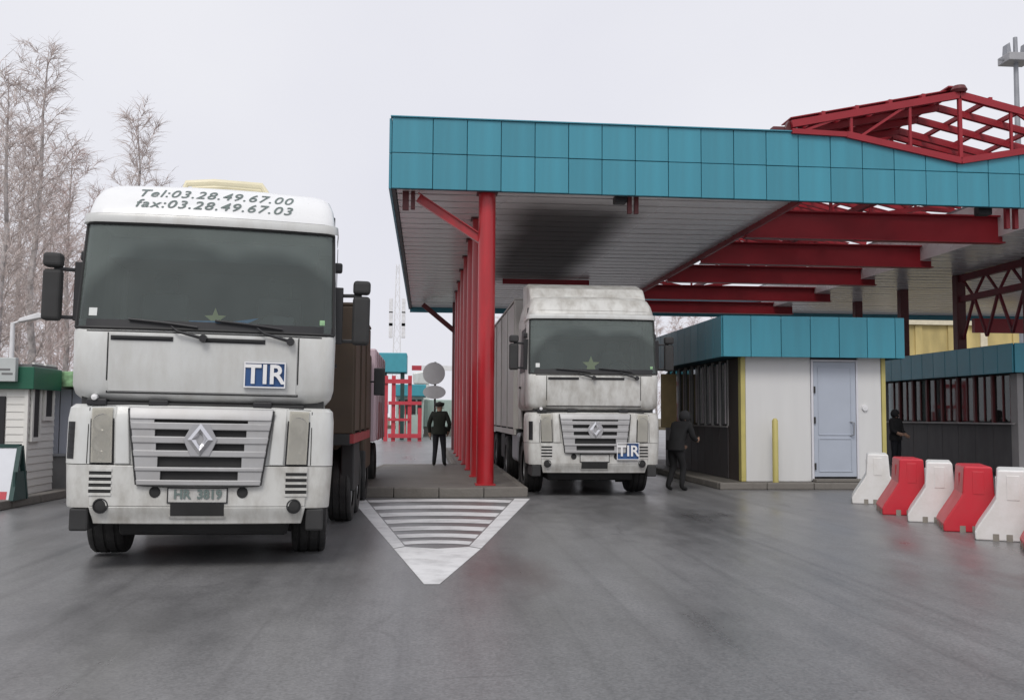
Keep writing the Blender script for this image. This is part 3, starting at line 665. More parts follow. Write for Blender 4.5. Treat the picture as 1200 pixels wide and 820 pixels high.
    MB().box(-.82, .82, .55, 2.1, .27, .95).build('engine_undertray', M['chassis'], T, bevel=.04)  # dark box added to fill the gap so the underside stays dark
    MB().tube([(-.8, 1.45, .5), (.8, 1.45, .5)], .09, 10).build('front_axle', M['chassis'], T)
    for s in (-1, 1):
        MB().box(*sorted((s * .78, s * 1.22)), 2.03, 2.06, .14, .95).build('mud_flap', M['rubber'], T)  # flaps added with the undertray to darken the gap below the cab
        wheel(T, s * 1.03, 1.38, .5, 1.12)
        wheel(T, s * .92, 5.1, .5, 1.0, dual=True)
        b = MB(); arc = [(1.38 + .62 * math.cos(a), .52 + .62 * math.sin(a)) for a in [PI * k / 10 for k in range(11)]]
        inn = [(1.38 + .575 * math.cos(a), .52 + .575 * math.sin(a)) for a in [PI * k / 10 for k in range(10, -1, -1)]]
        b.prism(arc + inn, *sorted((s * .76, s * 1.235)), ax='x'); b.build('wheel_arch', M['chassis'], T)
        MB().box(*sorted((s * .62, s * 1.2)), 2.6, 3.9, .5, 1.12).build('fuel_tank', M[tank], T, bevel=.08, seg=3)
        MB().box(*sorted((s * .75, s * 1.2)), 4.4, 5.8, 1.06, 1.11).build('rear_wing', M['chassis'], T)
        MB().prism([(2.26, 1.2), (2.9, 1.2), (2.9, 3.4), (2.26, 3.6)], *sorted((s * 1.13, s * 1.16)), ax='x').build('side_deflector', W, T)
    MB().lathe([(0, -.06), (.5, -.06), (.55, 0), (.0, .0)], (0, 5.0, 1.12), 'z', 24).build('fifth_wheel', M['chassis'], T)
    return T
mats_housing = mat('lamp_housing_beige', (.62, .60, .54), .4, var=.03, scale=3)
sz_w = .77

Y1 = 9.68
X1 = X(235, Y1)
truck_front = make_lorry('dirty white lorry cab with telephone numbers across its roof, left of the red columns', (X1, Y1, 0),
    roof_text=[('Tel:03.28.49.67.00', 3.602, .125), ('fax:03.28.49.67.03', 3.482, .12)], tir=(UP, .37, .765, 1.72, 1.965, .026, 'letter', 'blue'),
    plate=[('HR', -.15, .115), ('3819', .10, .115)], yellow_bar=True, tank='redtank', mirror_drop=(0, -.14), ry=.8, rz_=6.0, zs_=1.022, group='white lorry cabs at the checkpoint')
Y2 = 18.1
X2 = X(697, Y2)
truck_back = make_lorry('white lorry cab stopped under the blue canopy with a small plate on its bumper', (X2, Y2, 0),
    tir=(LOW, .40, .82, .68, .99, .06, 'letter', 'blue'), plate=None, white='white_dirty', deflector=True, zs_=1.015, ry=0, group='white lorry cabs at the checkpoint')

# things lying on the dashboards (seen through the glass)
def star(name, label, loc, s, m):
    b = MB(); pts = []
    for k in range(10):
        a = PI / 2 + k * PI / 5; r = s if k % 2 == 0 else s * .42; pts.append((r * math.cos(a), r * math.sin(a)))
    b.prism(pts, -.012, .012); b.prism([(-s * .1, -s), (s * .1, -s), (s * .1, -s * .3), (-s * .1, -s * .3)], -.01, .01)
    o = b.build(name, m); o.location = loc; return tag(o, label, 'ornament')
star('dashboard_star', 'pale yellow star ornament behind the windscreen of the lorry with roof lettering', (X1 + .05, Y1 + .32, 2.44), .11, M['orn_yellow'])
star('dashboard_star', 'yellow green star ornament in the windscreen of the lorry under the canopy', (X2 - .02, Y2 + .32, 2.46), .17, M['orn_yellow'])
b = MB().prism([(-.02, .0), (.34, .05), (.05, -.09)], -.006, .006); b.add(*(lambda q: (q.v, q.f))(MB().box(-.34, -.02, -.006, .006, .0, .02)))
o = b.build('pennant', M['orn_blue']); o.location = (X1 + .14, Y1 + .29, 2.40); tag(o, 'blue pennant lying behind the windscreen of the lorry with roof lettering', 'pennant')
for (dx, dz, wd) in ((.72, 2.42, .2),):
    o = MB().box(-wd / 2, wd / 2, -.01, .01, -.05, .05).build('paper_sheet', M['interior']); o.location = (X1 + dx, Y1 + .33, dz)
    tag(o, 'small grey paper sheet propped behind the right side of the lettered lorry windscreen', 'paper')

# ------------------------------------------------------------------ trailers behind the cabs
def trailer(label, x, y0, L, h, zf, m, mside, npan, cat='trailer', post='chassis'):
    T = thing('semi_trailer', label, cat, (x, y0, 0))
    MB().box(-1.2, 1.2, 0, L, zf - .14, zf).build('deck', M['chassis'], T)
    MB().box(-1.24, 1.24, 0, .05, zf + .002, h).build('front_wall', m, T, bevel=.015)
    MB().box(-1.24, 1.24, L - .05, L, zf + .002, h).build('rear_door', m, T, bevel=.015)
    MB().box(-1.25, 1.25, 0, L, h + .002, h + .05).build('roof', m, T, bevel=.02)
    for s in (-1, 1):
        for k in range(npan):
            a = .052 + (L - .104) * k / npan; e = .052 + (L - .104) * (k + 1) / npan
            MB().box(*sorted((s * 1.20, s * 1.238)), a + .012, e - .012, zf + .03, h - .03).build('side_panel', mside, T, bevel=.012)
            MB().bar((s * 1.245, a, zf), (s * 1.245, a, h), .03, .04, up=(0, 1, 0)).build('post', M[post], T)
        MB().box(*sorted((s * 1.2, s * 1.25)), 0, L, zf - .12, zf - .002).build('side_rail', M['redtank'] if post == 'olive' else m, T)
        for k in range(2 if L < 6 else 3):
            wheel(T, s * .98, L - 1.3 - 1.3 * k if L > 6 else L - .9 - 1.15 * k, .5, 1.0)
        MB().box(*sorted((s * 1.0, s * 1.18)), L * .3, L * .3 + 1.1, .45, zf - .15).build('tool_box', M['chassis'], T, bevel=.02)
    for x_ in (-.95, .95): MB().box(x_ - .15, x_ + .15, L, L + .03, zf - .13, zf - .03).build('tail_light', M['redlens'], T)
    MB().box(-.5, .5, .3, L - .2, .85, zf - .141).build('trailer_chassis', M['chassis'], T)
    return T
trailer('low olive brown tarpaulin trailer coupled behind the lorry with roof lettering', X1, Y1 + 2.95, 3.6, 2.88, 1.25, M['olive'], M['olive'], 3, post='olive')
trailer('tall grey white box trailer coupled behind the lorry under the canopy', X2, Y2 + 2.9, 11, 3.98, 1.2, M['trailer'], M['trailer'], 6, post='trailer')

# lorry queued behind the olive trailer: dark cab, pale pink body
T = thing('box_lorry', 'lorry with pale pink sides queued behind the olive tarpaulin trailer', 'truck', (X1, Y1 + 6.9, 0))
b = MB().prism([(0, .55), (0, 1.5), (.25, 2.35), (.5, 2.6), (1.7, 2.6), (1.7, .55)], -1.15, 1.15, 'x'); b.build('cab', M['olive'], T, bevel=.06, seg=3)
v = [(-1.05, -.012 + .02, 1.56), (1.05, .008, 1.56), (1.0, .232, 2.32), (-1.0, .232, 2.32)]; MB().add([(x, y - .012, z) for x, y, z in v], [(0, 1, 2, 3)]).build('windscreen', M['black'], T)
MB().box(-1.16, 1.16, -.06, .12, .45, .9).build('bumper', M['chassis'], T, bevel=.03)
for s in (-1, 1):
    MB().box(s * .85 - .16, s * .85 + .16, -.075, -.06, .68, .82).build('headlight', M['chrome'], T)
    MB().bar((s * 1.13, .2, 2.05), (s * 1.38, .12, 2.05), .03, .03).box(*sorted((s * 1.28, s * 1.46)), .06, .18, 1.82, 2.28).build('mirror', M['black'], T, bevel=.02)
    MB().box(*sorted((s * 1.152, s * 1.16)), .55, 1.4, 1.55, 2.3).build('door_window', M['black'], T)
    wheel(T, s * .97, .95, .46, 1.0); wheel(T, s * .95, 4.3, .46, 1.0)
MB().box(-1.22, 1.22, 1.8, 6.0, 1.0, 2.72).build('box_body', M['pinkish'], T, bevel=.03)
for s in (-1, 1):
    for k in range(5): MB().box(*sorted((s * 1.221, s * 1.235)), 1.85 + k * .84, 1.89 + k * .84, 1.02, 2.7).build('side_rib', M['pinkish'], T)
    MB().prism([(2.6, 1.0), (3.1, 1.75), (4.4, 1.75), (5.9, 1.0)], *sorted((s * 1.221, s * 1.226)), ax='x').build('side_stripe', M['redtank'], T)
MB().box(-.45, .45, .5, 5.9, .7, .998).build('chassis_frame', M['chassis'], T)
# ------------------------------------------------------------------ ground, island, markings
me = MB(); n_ = 24
me.add([(-320, -40, 0), (320, -40, 0), (320, 420, 0), (-320, 420, 0)], [(0, 1, 2, 3)])
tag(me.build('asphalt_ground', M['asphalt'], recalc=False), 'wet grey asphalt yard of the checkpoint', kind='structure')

ISL = thing('traffic_island', 'low concrete island between the two lorry lanes', None); ISL['kind'] = 'structure'
zi = .18
L_, R_ = gnd(409, 583), gnd(620, 583); YI = (L_.y + R_.y) / 2
xl, xr = X(409, YI), X(620, YI)
front = [(xl, YI + .12)] + [(xl + (xr - xl) * k / 4, YI + .10 - .14 * math.sin(PI * k / 4)) for k in range(1, 4)] + [(xr, YI + .12)]
back = [(xr + .02, 40), (.72, 40), (.70, 26.6), (xl + .25, 26.4), (xl - .02, 23)]
top = [(x, y) for x, y in front] + back
b = MB(); 
inner = [(x + (.14 if i == 0 else -.14 if i == 4 else 0), y + .15) for i, (x, y) in enumerate(front)] + [(xr - .13, 39.85), (.86, 39.85), (.84, 26.45), (xl + .35, 26.25), (xl + .13, 22.95)]
b.prism(inner, .0, zi - .004, 'z'); b.build('paving', M['islandtop'], ISL)
N_ = len(top)
for k in range(N_):          # kerb stones all round, cut to about a metre each
    p, q = Vector((*top[k], 0)), Vector((*top[(k + 1) % N_], 0)); pi, qi = Vector((*inner[k], 0)), Vector((*inner[(k + 1) % N_], 0))
    ln = (q - p).length; m_ = max(1, round(ln / 1.0)) if k > 3 else 1
    for j in range(m_):
        g0 = j / m_ + .006 / max(ln, .1); g1 = (j + 1) / m_ - .006 / max(ln, .1)
        quad = [p.lerp(q, g0), p.lerp(q, g1), pi.lerp(qi, g1), pi.lerp(qi, g0)]
        MB().prism([(v.x, v.y) for v in quad], 0, zi + random.Random(k * 50 + j).uniform(-.006, .006), 'z').build('kerb_stone', M['kerb'], ISL, bevel=.015)

MK = thing('road_marking', 'white striped triangle painted on the asphalt before the island', None); MK['kind'] = 'structure'
def paint(name, pts):
    v = [gnd(x, y, .004) for x, y in pts]
    MB().add([(p.x, p.y, .004) for p in v], [tuple(range(len(v)))]).build(name, M['roadpaint'], MK)
e_l = lambda y: 411 + (y - 584) * (497 - 411) / (684 - 584)       # outer left edge
e_r = lambda y: 621 + (y - 584) * (515 - 621) / (684 - 584)
i_l = lambda y: 428 + (y - 584) * (474 - 428) / (639 - 584)
i_r = lambda y: 603 + (y - 584) * (550 - 603) / (639 - 584)
paint('border_line', [(411, 584), (428, 584), (474, 639.5), (461, 642)])
paint('border_line', [(621, 584), (564, 642), (550, 639.5), (603, 584)])
paint('triangle_tip', [(461.5, 642.6), (474.3, 640.3), (512, 642.5), (549.7, 640.3), (563.5, 642.6), (515, 684), (497, 684)])
for (ya, yb_) in ((585, 588), (592.2, 596.2), (600.2, 604.4), (608.2, 612.6), (616.6, 621.2), (625.2, 629.6), (633.2, 637.0)):
    up = []; lo = []
    for k in range(9):
        u = k / 8; bow = 3.0 * (4 * u * (1 - u)) - 1.6
        ca = ya - bow * .5; cb = yb_ - bow * .5
        a0, a1 = i_l(ya) + 2.0, i_r(ya) - 2.0; b0, b1 = i_l(yb_) + 2.0, i_r(yb_) - 2.0
        up.append((a0 + (a1 - a0) * u, ca)); lo.append((b0 + (b1 - b0) * u, cb))
    paint('stripe', up + lo[::-1])

# ------------------------------------------------------------------ the big canopy
CY = 18.35
CN = thing('canopy', 'large flat canopy with turquoise fascia and a row of red columns over the lorry lanes', 'canopy')
cx0 = X(455, CY); cx1 = 26.0; cy1 = 39.6
zt_, zb_ = Z(455, 137, CY), Z(455, 220.5, CY)
SLOPE = -.006                                        # drainage fall along the front
zf = lambda x: SLOPE * (x - cx0)
ZS = 5.80                                            # soffit height
pw = .648; ph = (zt_ - zb_) / 2
proto = MB().box(.006, pw - .006, 0, .05, .006, ph - .006).build('fascia_panel', M['teal'], CN, bevel=.008)
proto_first = MB().box(.004, .77 - .006, 0, .05, .006, ph - .006).build('fascia_panel', M['teal'], CN, bevel=.008)
proto_first.location = (cx0, CY, zb_); c = inst(proto_first, parent=CN, loc=(cx0, CY, zb_ + ph))
SKY = CY - .02
sx0, sx1, sxm = X(932, SKY), X(1334, SKY), X(1133, SKY)
zc_, za_, zl_ = Z(932, 146, SKY), Z(1133, 112, SKY), Z(1133, 189, SKY)
zrc = zc_ - .12
xn0, xn1 = X(997, CY), X(1269, CY)
def vz(x):           # top of the fascia: it is notched under the skylight's lower chords
    t = zt_ + zf(x)
    if xn0 < x < xn1:
        e0, e1 = zt_ + zf(xn0), zt_ + zf(xn1); zl2 = Z(1133, 189, CY)
        v = e0 + (zl2 - e0) * (x - xn0) / (sxm - xn0) if x < sxm else zl2 + (e1 - zl2) * (x - sxm) / (xn1 - sxm)
        t = min(t, v)
    return t
x = cx0 + .77; first = True
while x < cx1:
    for j in (0, 1):
        if j == 1 and x + pw > xn0 and x < xn1:
            xs2 = sorted([x + .006, x + pw - .006] + [q for q in (xn0, sxm, xn1) if x + .006 < q < x + pw - .006])
            zb2 = zb_ + zf(x) + ph + .006
            MB().prism([(xs2[0], zb2), (xs2[-1], zb2)] + [(q, min(zb_ + zf(x) + 2 * ph - .006, vz(q) - .006)) for q in xs2[::-1]], CY, CY + .05).build('fascia_panel', M['teal'], CN, bevel=.008)
            continue
        p = proto if first and j == 0 else inst(proto, parent=CN)
        rd = random.Random(int(x * 100) + j); p.location = (x, CY + rd.uniform(-.004, .004), zb_ + zf(x) + j * ph); p.rotation_euler = (rd.uniform(-.006, .006), 0, rd.uniform(-.004, .004))
    first = False; x += pw
xe = x
b = MB().prism([(cx0, zb_ + .01), (xe, zb_ + zf(xe) + .01)] + [(q, vz(q) - .012) for q in (xe, xn1, sxm, xn0)] + [(cx0, zt_ - .012)], CY + .045, CY + .12)
b.build('fascia_backing', M['joint'], CN)
for q0, q1 in ((cx0 - .03, xn0), (xn1, xe)): MB().bar((q0, CY + .04, zt_ + zf(q0) + .012), (q1, CY + .04, zt_ + zf(q1) + .012), .16, .02).build('coping', M['teal'], CN)
sp = MB().box(0, .05, .006, pw - .006, .006, ph - .006).build('fascia_panel', M['teal'], CN, bevel=.008)
sp.location = (cx0 - .056, CY + .06, zb_); y = CY + .06; first = True
while y < cy1:
    for j in (0, 1):
        if first: first = False; continue
        inst(sp, parent=CN, loc=(cx0 - .056, y, zb_ + j * ph))
    y += pw
MB().box(cx0 + .0, cx0 + .07, CY + .125, cy1, zb_ + .01, zt_ - .01).build('fascia_backing', M['black'], CN)
MB().box(cx0, xe, cy1, cy1 + .1, 5.62, zt_ - .2).build('rear_fascia', M['teal'], CN)
# atrium opening
ax0, ax1 = 7.25, 13.55; ay0, ay1 = 18.9, 38.6
def planks(x0, x1, y0, y1):
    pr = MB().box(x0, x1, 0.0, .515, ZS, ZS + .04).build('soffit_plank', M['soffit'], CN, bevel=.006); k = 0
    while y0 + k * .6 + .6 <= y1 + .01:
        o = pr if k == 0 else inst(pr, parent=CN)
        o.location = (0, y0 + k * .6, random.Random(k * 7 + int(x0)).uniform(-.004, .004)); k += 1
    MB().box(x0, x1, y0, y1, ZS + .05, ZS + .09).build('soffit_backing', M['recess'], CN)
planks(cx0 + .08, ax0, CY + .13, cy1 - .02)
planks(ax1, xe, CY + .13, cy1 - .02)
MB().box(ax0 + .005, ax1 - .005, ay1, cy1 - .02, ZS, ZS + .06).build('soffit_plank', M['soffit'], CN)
zr = zt_ - .12 - .12
MB().box(cx0 + .08, ax0, CY + .13, cy1 - .01, zr - .1, zr - .02).build('roof_deck', M['steelgrey'], CN)
MB().box(ax1, xe, CY + .13, cy1 - .01, zr - .1, zr - .02).build('roof_deck', M['steelgrey'], CN)
MB().box(ax0, ax0 + .06, CY + .13, ay1, ZS - .02, zr - .1).build('opening_edge', M['beam'], CN)
MB().box(ax0, ax0 + .06, CY + .13, ay1, ZS - .12, ZS - .021).build('opening_trim', M['beam'], CN)
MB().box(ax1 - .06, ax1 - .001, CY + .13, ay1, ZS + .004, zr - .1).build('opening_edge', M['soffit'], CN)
def ibeam(p0, p1, h, w_, t=.03):
    b = MB(); b.bar(p0, p1, .018, h - 2 * t)
    q = Vector((0, 0, h / 2 - t / 2))
    return b.bar(Vector(p0) + q, Vector(p1) + q, w_, t).bar(Vector(p0) - q, Vector(p1) - q, w_, t)
beam_rows = []
for (pxr, pyb, pyt, yy) in ((1180, 286, 254, 22.0), (1095, 314.5, 289, 25.7), (1028, 335, 315, 29.4), (975, 354, 337.5, 33.1), (930, 368.5, 355, 37.2)):
    z0, z1 = Z(pxr, pyb, yy), Z(pxr, pyt, yy); xx1 = X(pxr, yy)
    beam_rows.append((yy, z0, z1, xx1))
    ibeam((ax0 - .05 + .12, yy, (z0 + z1) / 2), (xx1, yy, (z0 + z1) / 2), z1 - z0, .26).build('beam', M['beam'], CN)
# skylight: lens-shaped frames over the opening, rafters with open gaps, ridge

def frame(yy, main, low):
    b = MB()
    h = .14 if main else .12; w_ = .10 if main else .09
    for (xa, zz) in ((sx0, zc_), (sx1, zrc)):
        b.bar((xa, yy, zz), (sxm, yy, za_), w_, h)
        if low:
            xn = xn0 if xa < sxm else xn1
            b.bar((xa, yy, zz - .14), (xn, yy, zt_ + zf(xn) - .02), w_, h * .7).bar((xn, yy, zt_ + zf(xn) - .02), (sxm, yy, zl_), w_, h * .9)
    if low:
        b.bar((sxm, yy, zl_), (sxm, yy, za_), .07, .07)
        for t in (.35, .7):
            for xa, zz in ((sx0, zc_), (sx1, zrc)):
                xk = xa + (sxm - xa) * t; zk = zz + (za_ - zz) * t; zk2 = vz(xk)
                xk2 = xa + (sxm - xa) * max(0, t - .3); zk3 = vz(xk2)
                b.bar((xk, yy, zk), (xk, yy, zk2), .05, .05).bar((xk, yy, zk), (xk2, yy, zk3), .05, .05)
    return b
k = 0; yy = 17.95
frames_y = [SKY, 21.2, 24.6, 28.0, 31.4, 34.8, 38.2]
for q in frames_y: frame(q, True, True).build('roof_frame', M['beam'], CN)
yy = SKY + .85
while yy < 38:
    if min(abs(yy - q) for q in frames_y) > .3: frame(yy, False, False).build('rafter', M['beam'], CN)
    yy += .85
for t in (.2, .4, .6, .8, 1):
    for xa, zz in ((sx0, zc_), (sx1, zrc)):
        if t == 1 and xa == sx1: continue
        xk = xa + (sxm - xa) * t; zk = zz + (za_ - zz) * t
        MB().bar((xk, SKY + .08, zk + .13), (xk, 38.3, zk + .13), .07, .09).build('purlin', M['beam'], CN)
MB().bar((sxm, SKY + .08, zl_ + .02), (sxm, 38.2, zl_ + .02), .12, .14).build('purlin', M['beam'], CN)
# narrow roof sheets on the slopes, open slits left between them
for (xa, zz, sg) in ((sx0, zc_, -1), (sx1, zrc, 1)):
    yy = 18.55
    while yy < 38:
        wq = .52 if sg < 0 else .16
        b = MB(); n0, n1 = .02, .97
        b.bar((xa + (sxm - xa) * n0, yy + wq / 2, zz + (za_ - zz) * n0 + .19), (xa + (sxm - xa) * n1, yy + wq / 2, zz + (za_ - zz) * n1 + .19), wq, .02)
        b.build('roof_sheet', M['beam'], CN); yy += .85
MB().lathe([(.0, .10), (.12, .08), (.16, 0), (.12, -.06)], (sxm, SKY, za_ + .10), 'z', 14).build('ridge_cap', M['maroon'], CN, smooth=50)
MB().box(sxm - .16, sxm + .16, SKY + .1, 38.3, za_ + .19, za_ + .22).build('ridge_cap', M['beam'], CN)
MB().bar((sx0 - .09, 18.47, zt_ - .15), (sx0 + .04, 18.47, zc_ + .06), .16, .16).bar((sx0 + .2, 18.5, zt_ - .15), (sx0 + .22, 18.5, zc_), .1, .1).build('end_post', M['maroon'], CN)
MB().box(sx0 - .35, sx0 - .1, 18.4, 18.6, zt_ - .02, zt_ + .08).build('roof_vent', M['maroon'], CN, bevel=.02)
# red columns of the lane island
COLS = [18.75, 21.3, 23.9, 26.5, 29.0, 31.6, 34.1]
for i, yy in enumerate(COLS):
    xk = X(569, 18.75)
    MB().tube([(xk, yy, zi), (xk, yy, ZS)], .165, 28).build('column', M['red'], CN, smooth=40)
    MB().box(xk - .19, xk + .19, yy - .19, yy + .19, zi - .002, zi + .025).build('base_plate', M['red'], CN)
    MB().box(xk - .2, xk + .2, yy - .2, yy + .2, ZS - .035, ZS - .006).build('head_plate', M['maroon'], CN)
xk = X(569, 18.75)
xs_, zs_ = X(487, 18.85), ZS
ibeam((xs_, 18.85, ZS - .12), (xk - .12, 18.85, Z(557, 280, 18.85)), .2, .13, .02).build('strut', M['red'], CN)
MB().box(xs_ - .30, xs_ - .18, 18.8, 18.92, ZS - .36, ZS).box(xs_ - .14, xs_ - .06, 18.8, 18.92, ZS - .34, ZS).build('hanger', M['maroon'], CN)
MB().bar((X(494, 37.5), 37.5, ZS - .1), (xk, 37.5, Z(536, 390, 37.5)), .14, .18).build('strut', M['maroon'], CN)
MB().tube([(xk, 37.6, zi), (xk, 37.6, ZS)], .165, 20).build('column', M['maroon'], CN, smooth=40)
for px in (738, 746): MB().box(X(px, 18.8) - .04, X(px, 18.8) + .04, 18.75, 18.85, ZS - .34, ZS).build('hanger', M['maroon'], CN)
MB().box(X(727, 18.8) - .12, X(727, 18.8) + .12, 18.7, 18.95, ZS - .14, ZS).build('floodlight', M['black'], CN, bevel=.02)
MB().bar((X(588, 30.6), 30.6, ZS - .1), (X(690, 30.6), 30.6, ZS - .1), .12, .16).build('cross_beam', M['beam'], CN)
MB().box(X(1150, 18.8), X(1166, 18.8), 18.7, 18.9, ZS - .2, ZS - .02).build('floodlight', M['black'], CN, bevel=.02)
for px in (1186, 1196): MB().box(X(px, 18.8) - .04, X(px, 18.8) + .04, 18.75, 18.85, ZS - .46, ZS).build('hanger', M['beam'], CN)
# far right: dark columns and lattice girder between them
RX = X(1127, 28.2)
for yy in (24.7, 28.2, 31.7, 35.2):
    MB().box(RX - .14, RX + .14, yy - .14, yy + .14, 3.2 if yy < 30 else 0, ZS).build('column', M['maroon'], CN, bevel=.02)
g0, g1, g2 = ZS - .12, 5.05, 3.85
G = MB().bar((RX, 18.6, g0), (RX, 28.06, g0), .14, .2).bar((RX, 18.6, g1), (RX, 28.06, g1), .14, .18).build('lattice_girder', M['maroon2'], CN)
b = MB(); yy = 28.0; flip = 0
while yy > 19:
    y2 = yy - .62
    b.bar((RX, yy, g1 if flip else g2), (RX, y2, g2 if flip else g1), .07, .07, up=(1, 0, 0))
    b.bar((RX, yy, g1 if flip else g0), (RX, y2, g0 if flip else g1), .06, .06, up=(1, 0, 0))
    yy = y2; flip = 1 - flip
b.build('lacing', M['maroon2'], G)
MB().bar((X(1143, 36.5), 36.5, 5.1), (25, 36.5, 5.1), .2, .55).build('beam', M['beam'], CN)

# ------------------------------------------------------------------ booths
BY = 20.4
bx0, bx1 = X(868, BY), X(1038, BY)
PL = thing('booth_island', 'low kerbed island under the white booth', None); PL['kind'] = 'structure'
px0, px1 = X(842, BY - .5), X(1010, BY - .5) + .6
MB().box(px0 + .15, px1 - .15, BY - .4, 31, 0, .13).build('paving', M['islandtop'], PL)
k = px0
while k < px1 - .05:
    MB().box(k + .005, min(k + .995, px1), BY - .56, BY - .405, 0, .14).build('kerb_stone', M['kerb'], PL, bevel=.02); k += 1
k = BY - .4
while k < 31:
    MB().box(px0, px0 + .145, k + .005, k + .995, 0, .14).build('kerb_stone', M['kerb'], PL, bevel=.02); k += 1
B1 = thing('booth', 'white panelled control booth with a turquoise fascia and grey blue door', 'booth')
bz0 = .135; bzf0, bzf1 = Z(848, 417.5, BY - .35), Z(848, 369.5, BY - .35)
bl = 6.6
MB().box(bx0 + .06, bx1 - .06, BY + .05, BY + bl, bz0, bzf0 + .3).build('wall_core', M['booth_dark'], B1)
dx0, dx1 = X(953, BY), X(1003, BY)
sx_ = dx0 - .05
MB().box(bx0 + .11, sx_ - .006, BY, BY + .052, bz0, bzf0 + .1).build('wall_panel', M['booth_white'], B1, bevel=.006)
MB().box(dx1 + .05, bx1 - .10, BY, BY + .052, bz0, bzf0 + .1).build('wall_panel', M['booth_white'], B1, bevel=.006)
MB().box(bx0, bx0 + .10, BY - .02, BY + .16, bz0, bzf0 + .1).build('corner_post', M['yellow'], B1, bevel=.008)
MB().box(bx1 - .09, bx1 + .0, BY - .02, BY + .16, bz0, bzf0 + .1).build('corner_post', M['yellow'], B1, bevel=.008)
D = thing('door', None, None); D.parent = B1
dzt = Z(980, 424, BY)
fr = MB().box(sx_, dx0, BY - .03, BY + .05, bz0 + .02, dzt + .05).box(dx1, dx1 + .045, BY - .03, BY + .05, bz0 + .02, dzt + .05).box(dx0 + .001, dx1 - .001, BY - .028, BY + .05, dzt, dzt + .048)
fr.build('door_frame', M['door_frame'], D, bevel=.006)
MB().box(dx0 + .008, dx1 - .008, BY - .015, BY + .045, bz0 + .1, dzt - .006).build('door_leaf', M['door'], D, bevel=.004)
b = MB(); zm = bz0 + .95
for (z0, z1) in ((bz0 + .2, zm - .03), (zm + .03, dzt - .1)):
    for q in ((dx0 + .1, dx0 + .125, z0, z1), (dx1 - .125, dx1 - .1, z0, z1), (dx0 + .1251, dx1 - .1251, z0, z0 + .025), (dx0 + .1251, dx1 - .1251, z1 - .025, z1)):
        b.box(q[0], q[1], BY - .028, BY - .0145, q[2], q[3])
b.build('door_moulding', M['door'], D, bevel=.005)
for zz in (bz0 + .32, bz0 + 1.3, bz0 + 1.95): MB().tube([(dx0 + .02, BY - .035, zz - .07), (dx0 + .02, BY - .035, zz + .07)], .022, 8).build('hinge', M['chassis'], D)
hx = dx1 - .14; hz = bz0 + 1.12
MB().tube([(hx, BY - .02, hz - .15), (hx + .05, BY - .09, hz - .13), (hx + .06, BY - .09, hz + .13), (hx, BY - .02, hz + .15)], .016, 8).build('handle', M['steelgrey'], D)
MB().box(sx_, dx1 + .05, BY - .25, BY - .031, bz0, bz0 + .06).build('door_step', M['kerb'], B1, bevel=.01)
MB().lathe([(0, -.05), (.06, -.045), (.07, 0), (.07, .03)], (X(1013, BY), BY, Z(1013, 478, BY)), 'y', 16).build('wall_lamp', M['whitelamp'], B1, smooth=40)
fx0, fx1 = X(848, BY - .35), X(1062, BY - .35)
px_seams = [848, 881, 916.5, 951, 985, 1018, 1051, 1062]
for a, c_ in zip(px_seams, px_seams[1:]):
    MB().box(X(a, BY - .35) + .006, X(c_, BY - .35) - .006, BY - .35, BY - .31, bzf0, bzf1).build('fascia_panel', M['teal'], B1, bevel=.008)
MB().box(fx0 + .02, fx1 - .02, BY - .308, BY + bl + .3, bzf0 + .02, bzf1 - .04).build('roof_box', M['joint'], B1)
yy = BY - .29
while yy < BY + bl:
    MB().box(fx0 - .02, fx0 + .018, yy + .006, yy + .59, bzf0, bzf1).build('fascia_panel', M['teal'], B1, bevel=.008)
    MB().box(fx1 - .018, fx1 + .02, yy + .006, yy + .59, bzf0, bzf1).build('fascia_panel', M['teal'], B1, bevel=.008); yy += .596
# side towards the lorry: ribbon of windows over dark cladding
zs0, zs1 = 1.32, 2.72
MB().box(bx0 + .02, bx0 + .058, BY + .17, BY + .9, bz0, bzf0).build('side_panel', M['booth_brown'], B1)
k = BY + .92
while k < BY + bl - .1:
    MB().box(bx0 + .0, bx0 + .058, k + .006, min(k + .6, BY + bl) - .006, bz0, zs0 - .03).build('side_panel', M['booth_dark'], B1, bevel=.006)
    Wn = MB().box(bx0 + .03, bx0 + .05, k + .04, min(k + .6, BY + bl) - .04, zs0, zs1).build('window', M['window'], B1)
    MB().box(bx0 + .0, bx0 + .07, k - .025, k + .035, zs0 - .028, zs1 + .03).build('mullion', M['mullion'], Wn)
    MB().box(bx0 + .02, bx0 + .028, k + .2, k + .26, zs0 + .02, zs1 - .02).build('blind_strip', M['curtain'], Wn)
    k += .6
MB().box(bx0 - .03, bx0 - .002, BY + .9, BY + bl, zs0 - .06, zs0 - .029).build('sill', M['mullion'], B1)
MB().box(bx0 - .46, bx0 - .035, BY + 5.2, BY + 5.25, 1.2, 2.62).build('tan_screen', M['tan'], B1, bevel=.01)
# bollard in front
tag(MB().tube([(X(908, BY - .35), BY - .35, .135), (X(908, BY - .35), BY - .35, 1.42), (X(908, BY - .35), BY - .35, 1.47)], [.062, .062, .03], 16).build('guard_post', M['yellow'], smooth=40),
    'pale yellow guard post standing before the white booth wall', 'bollard')

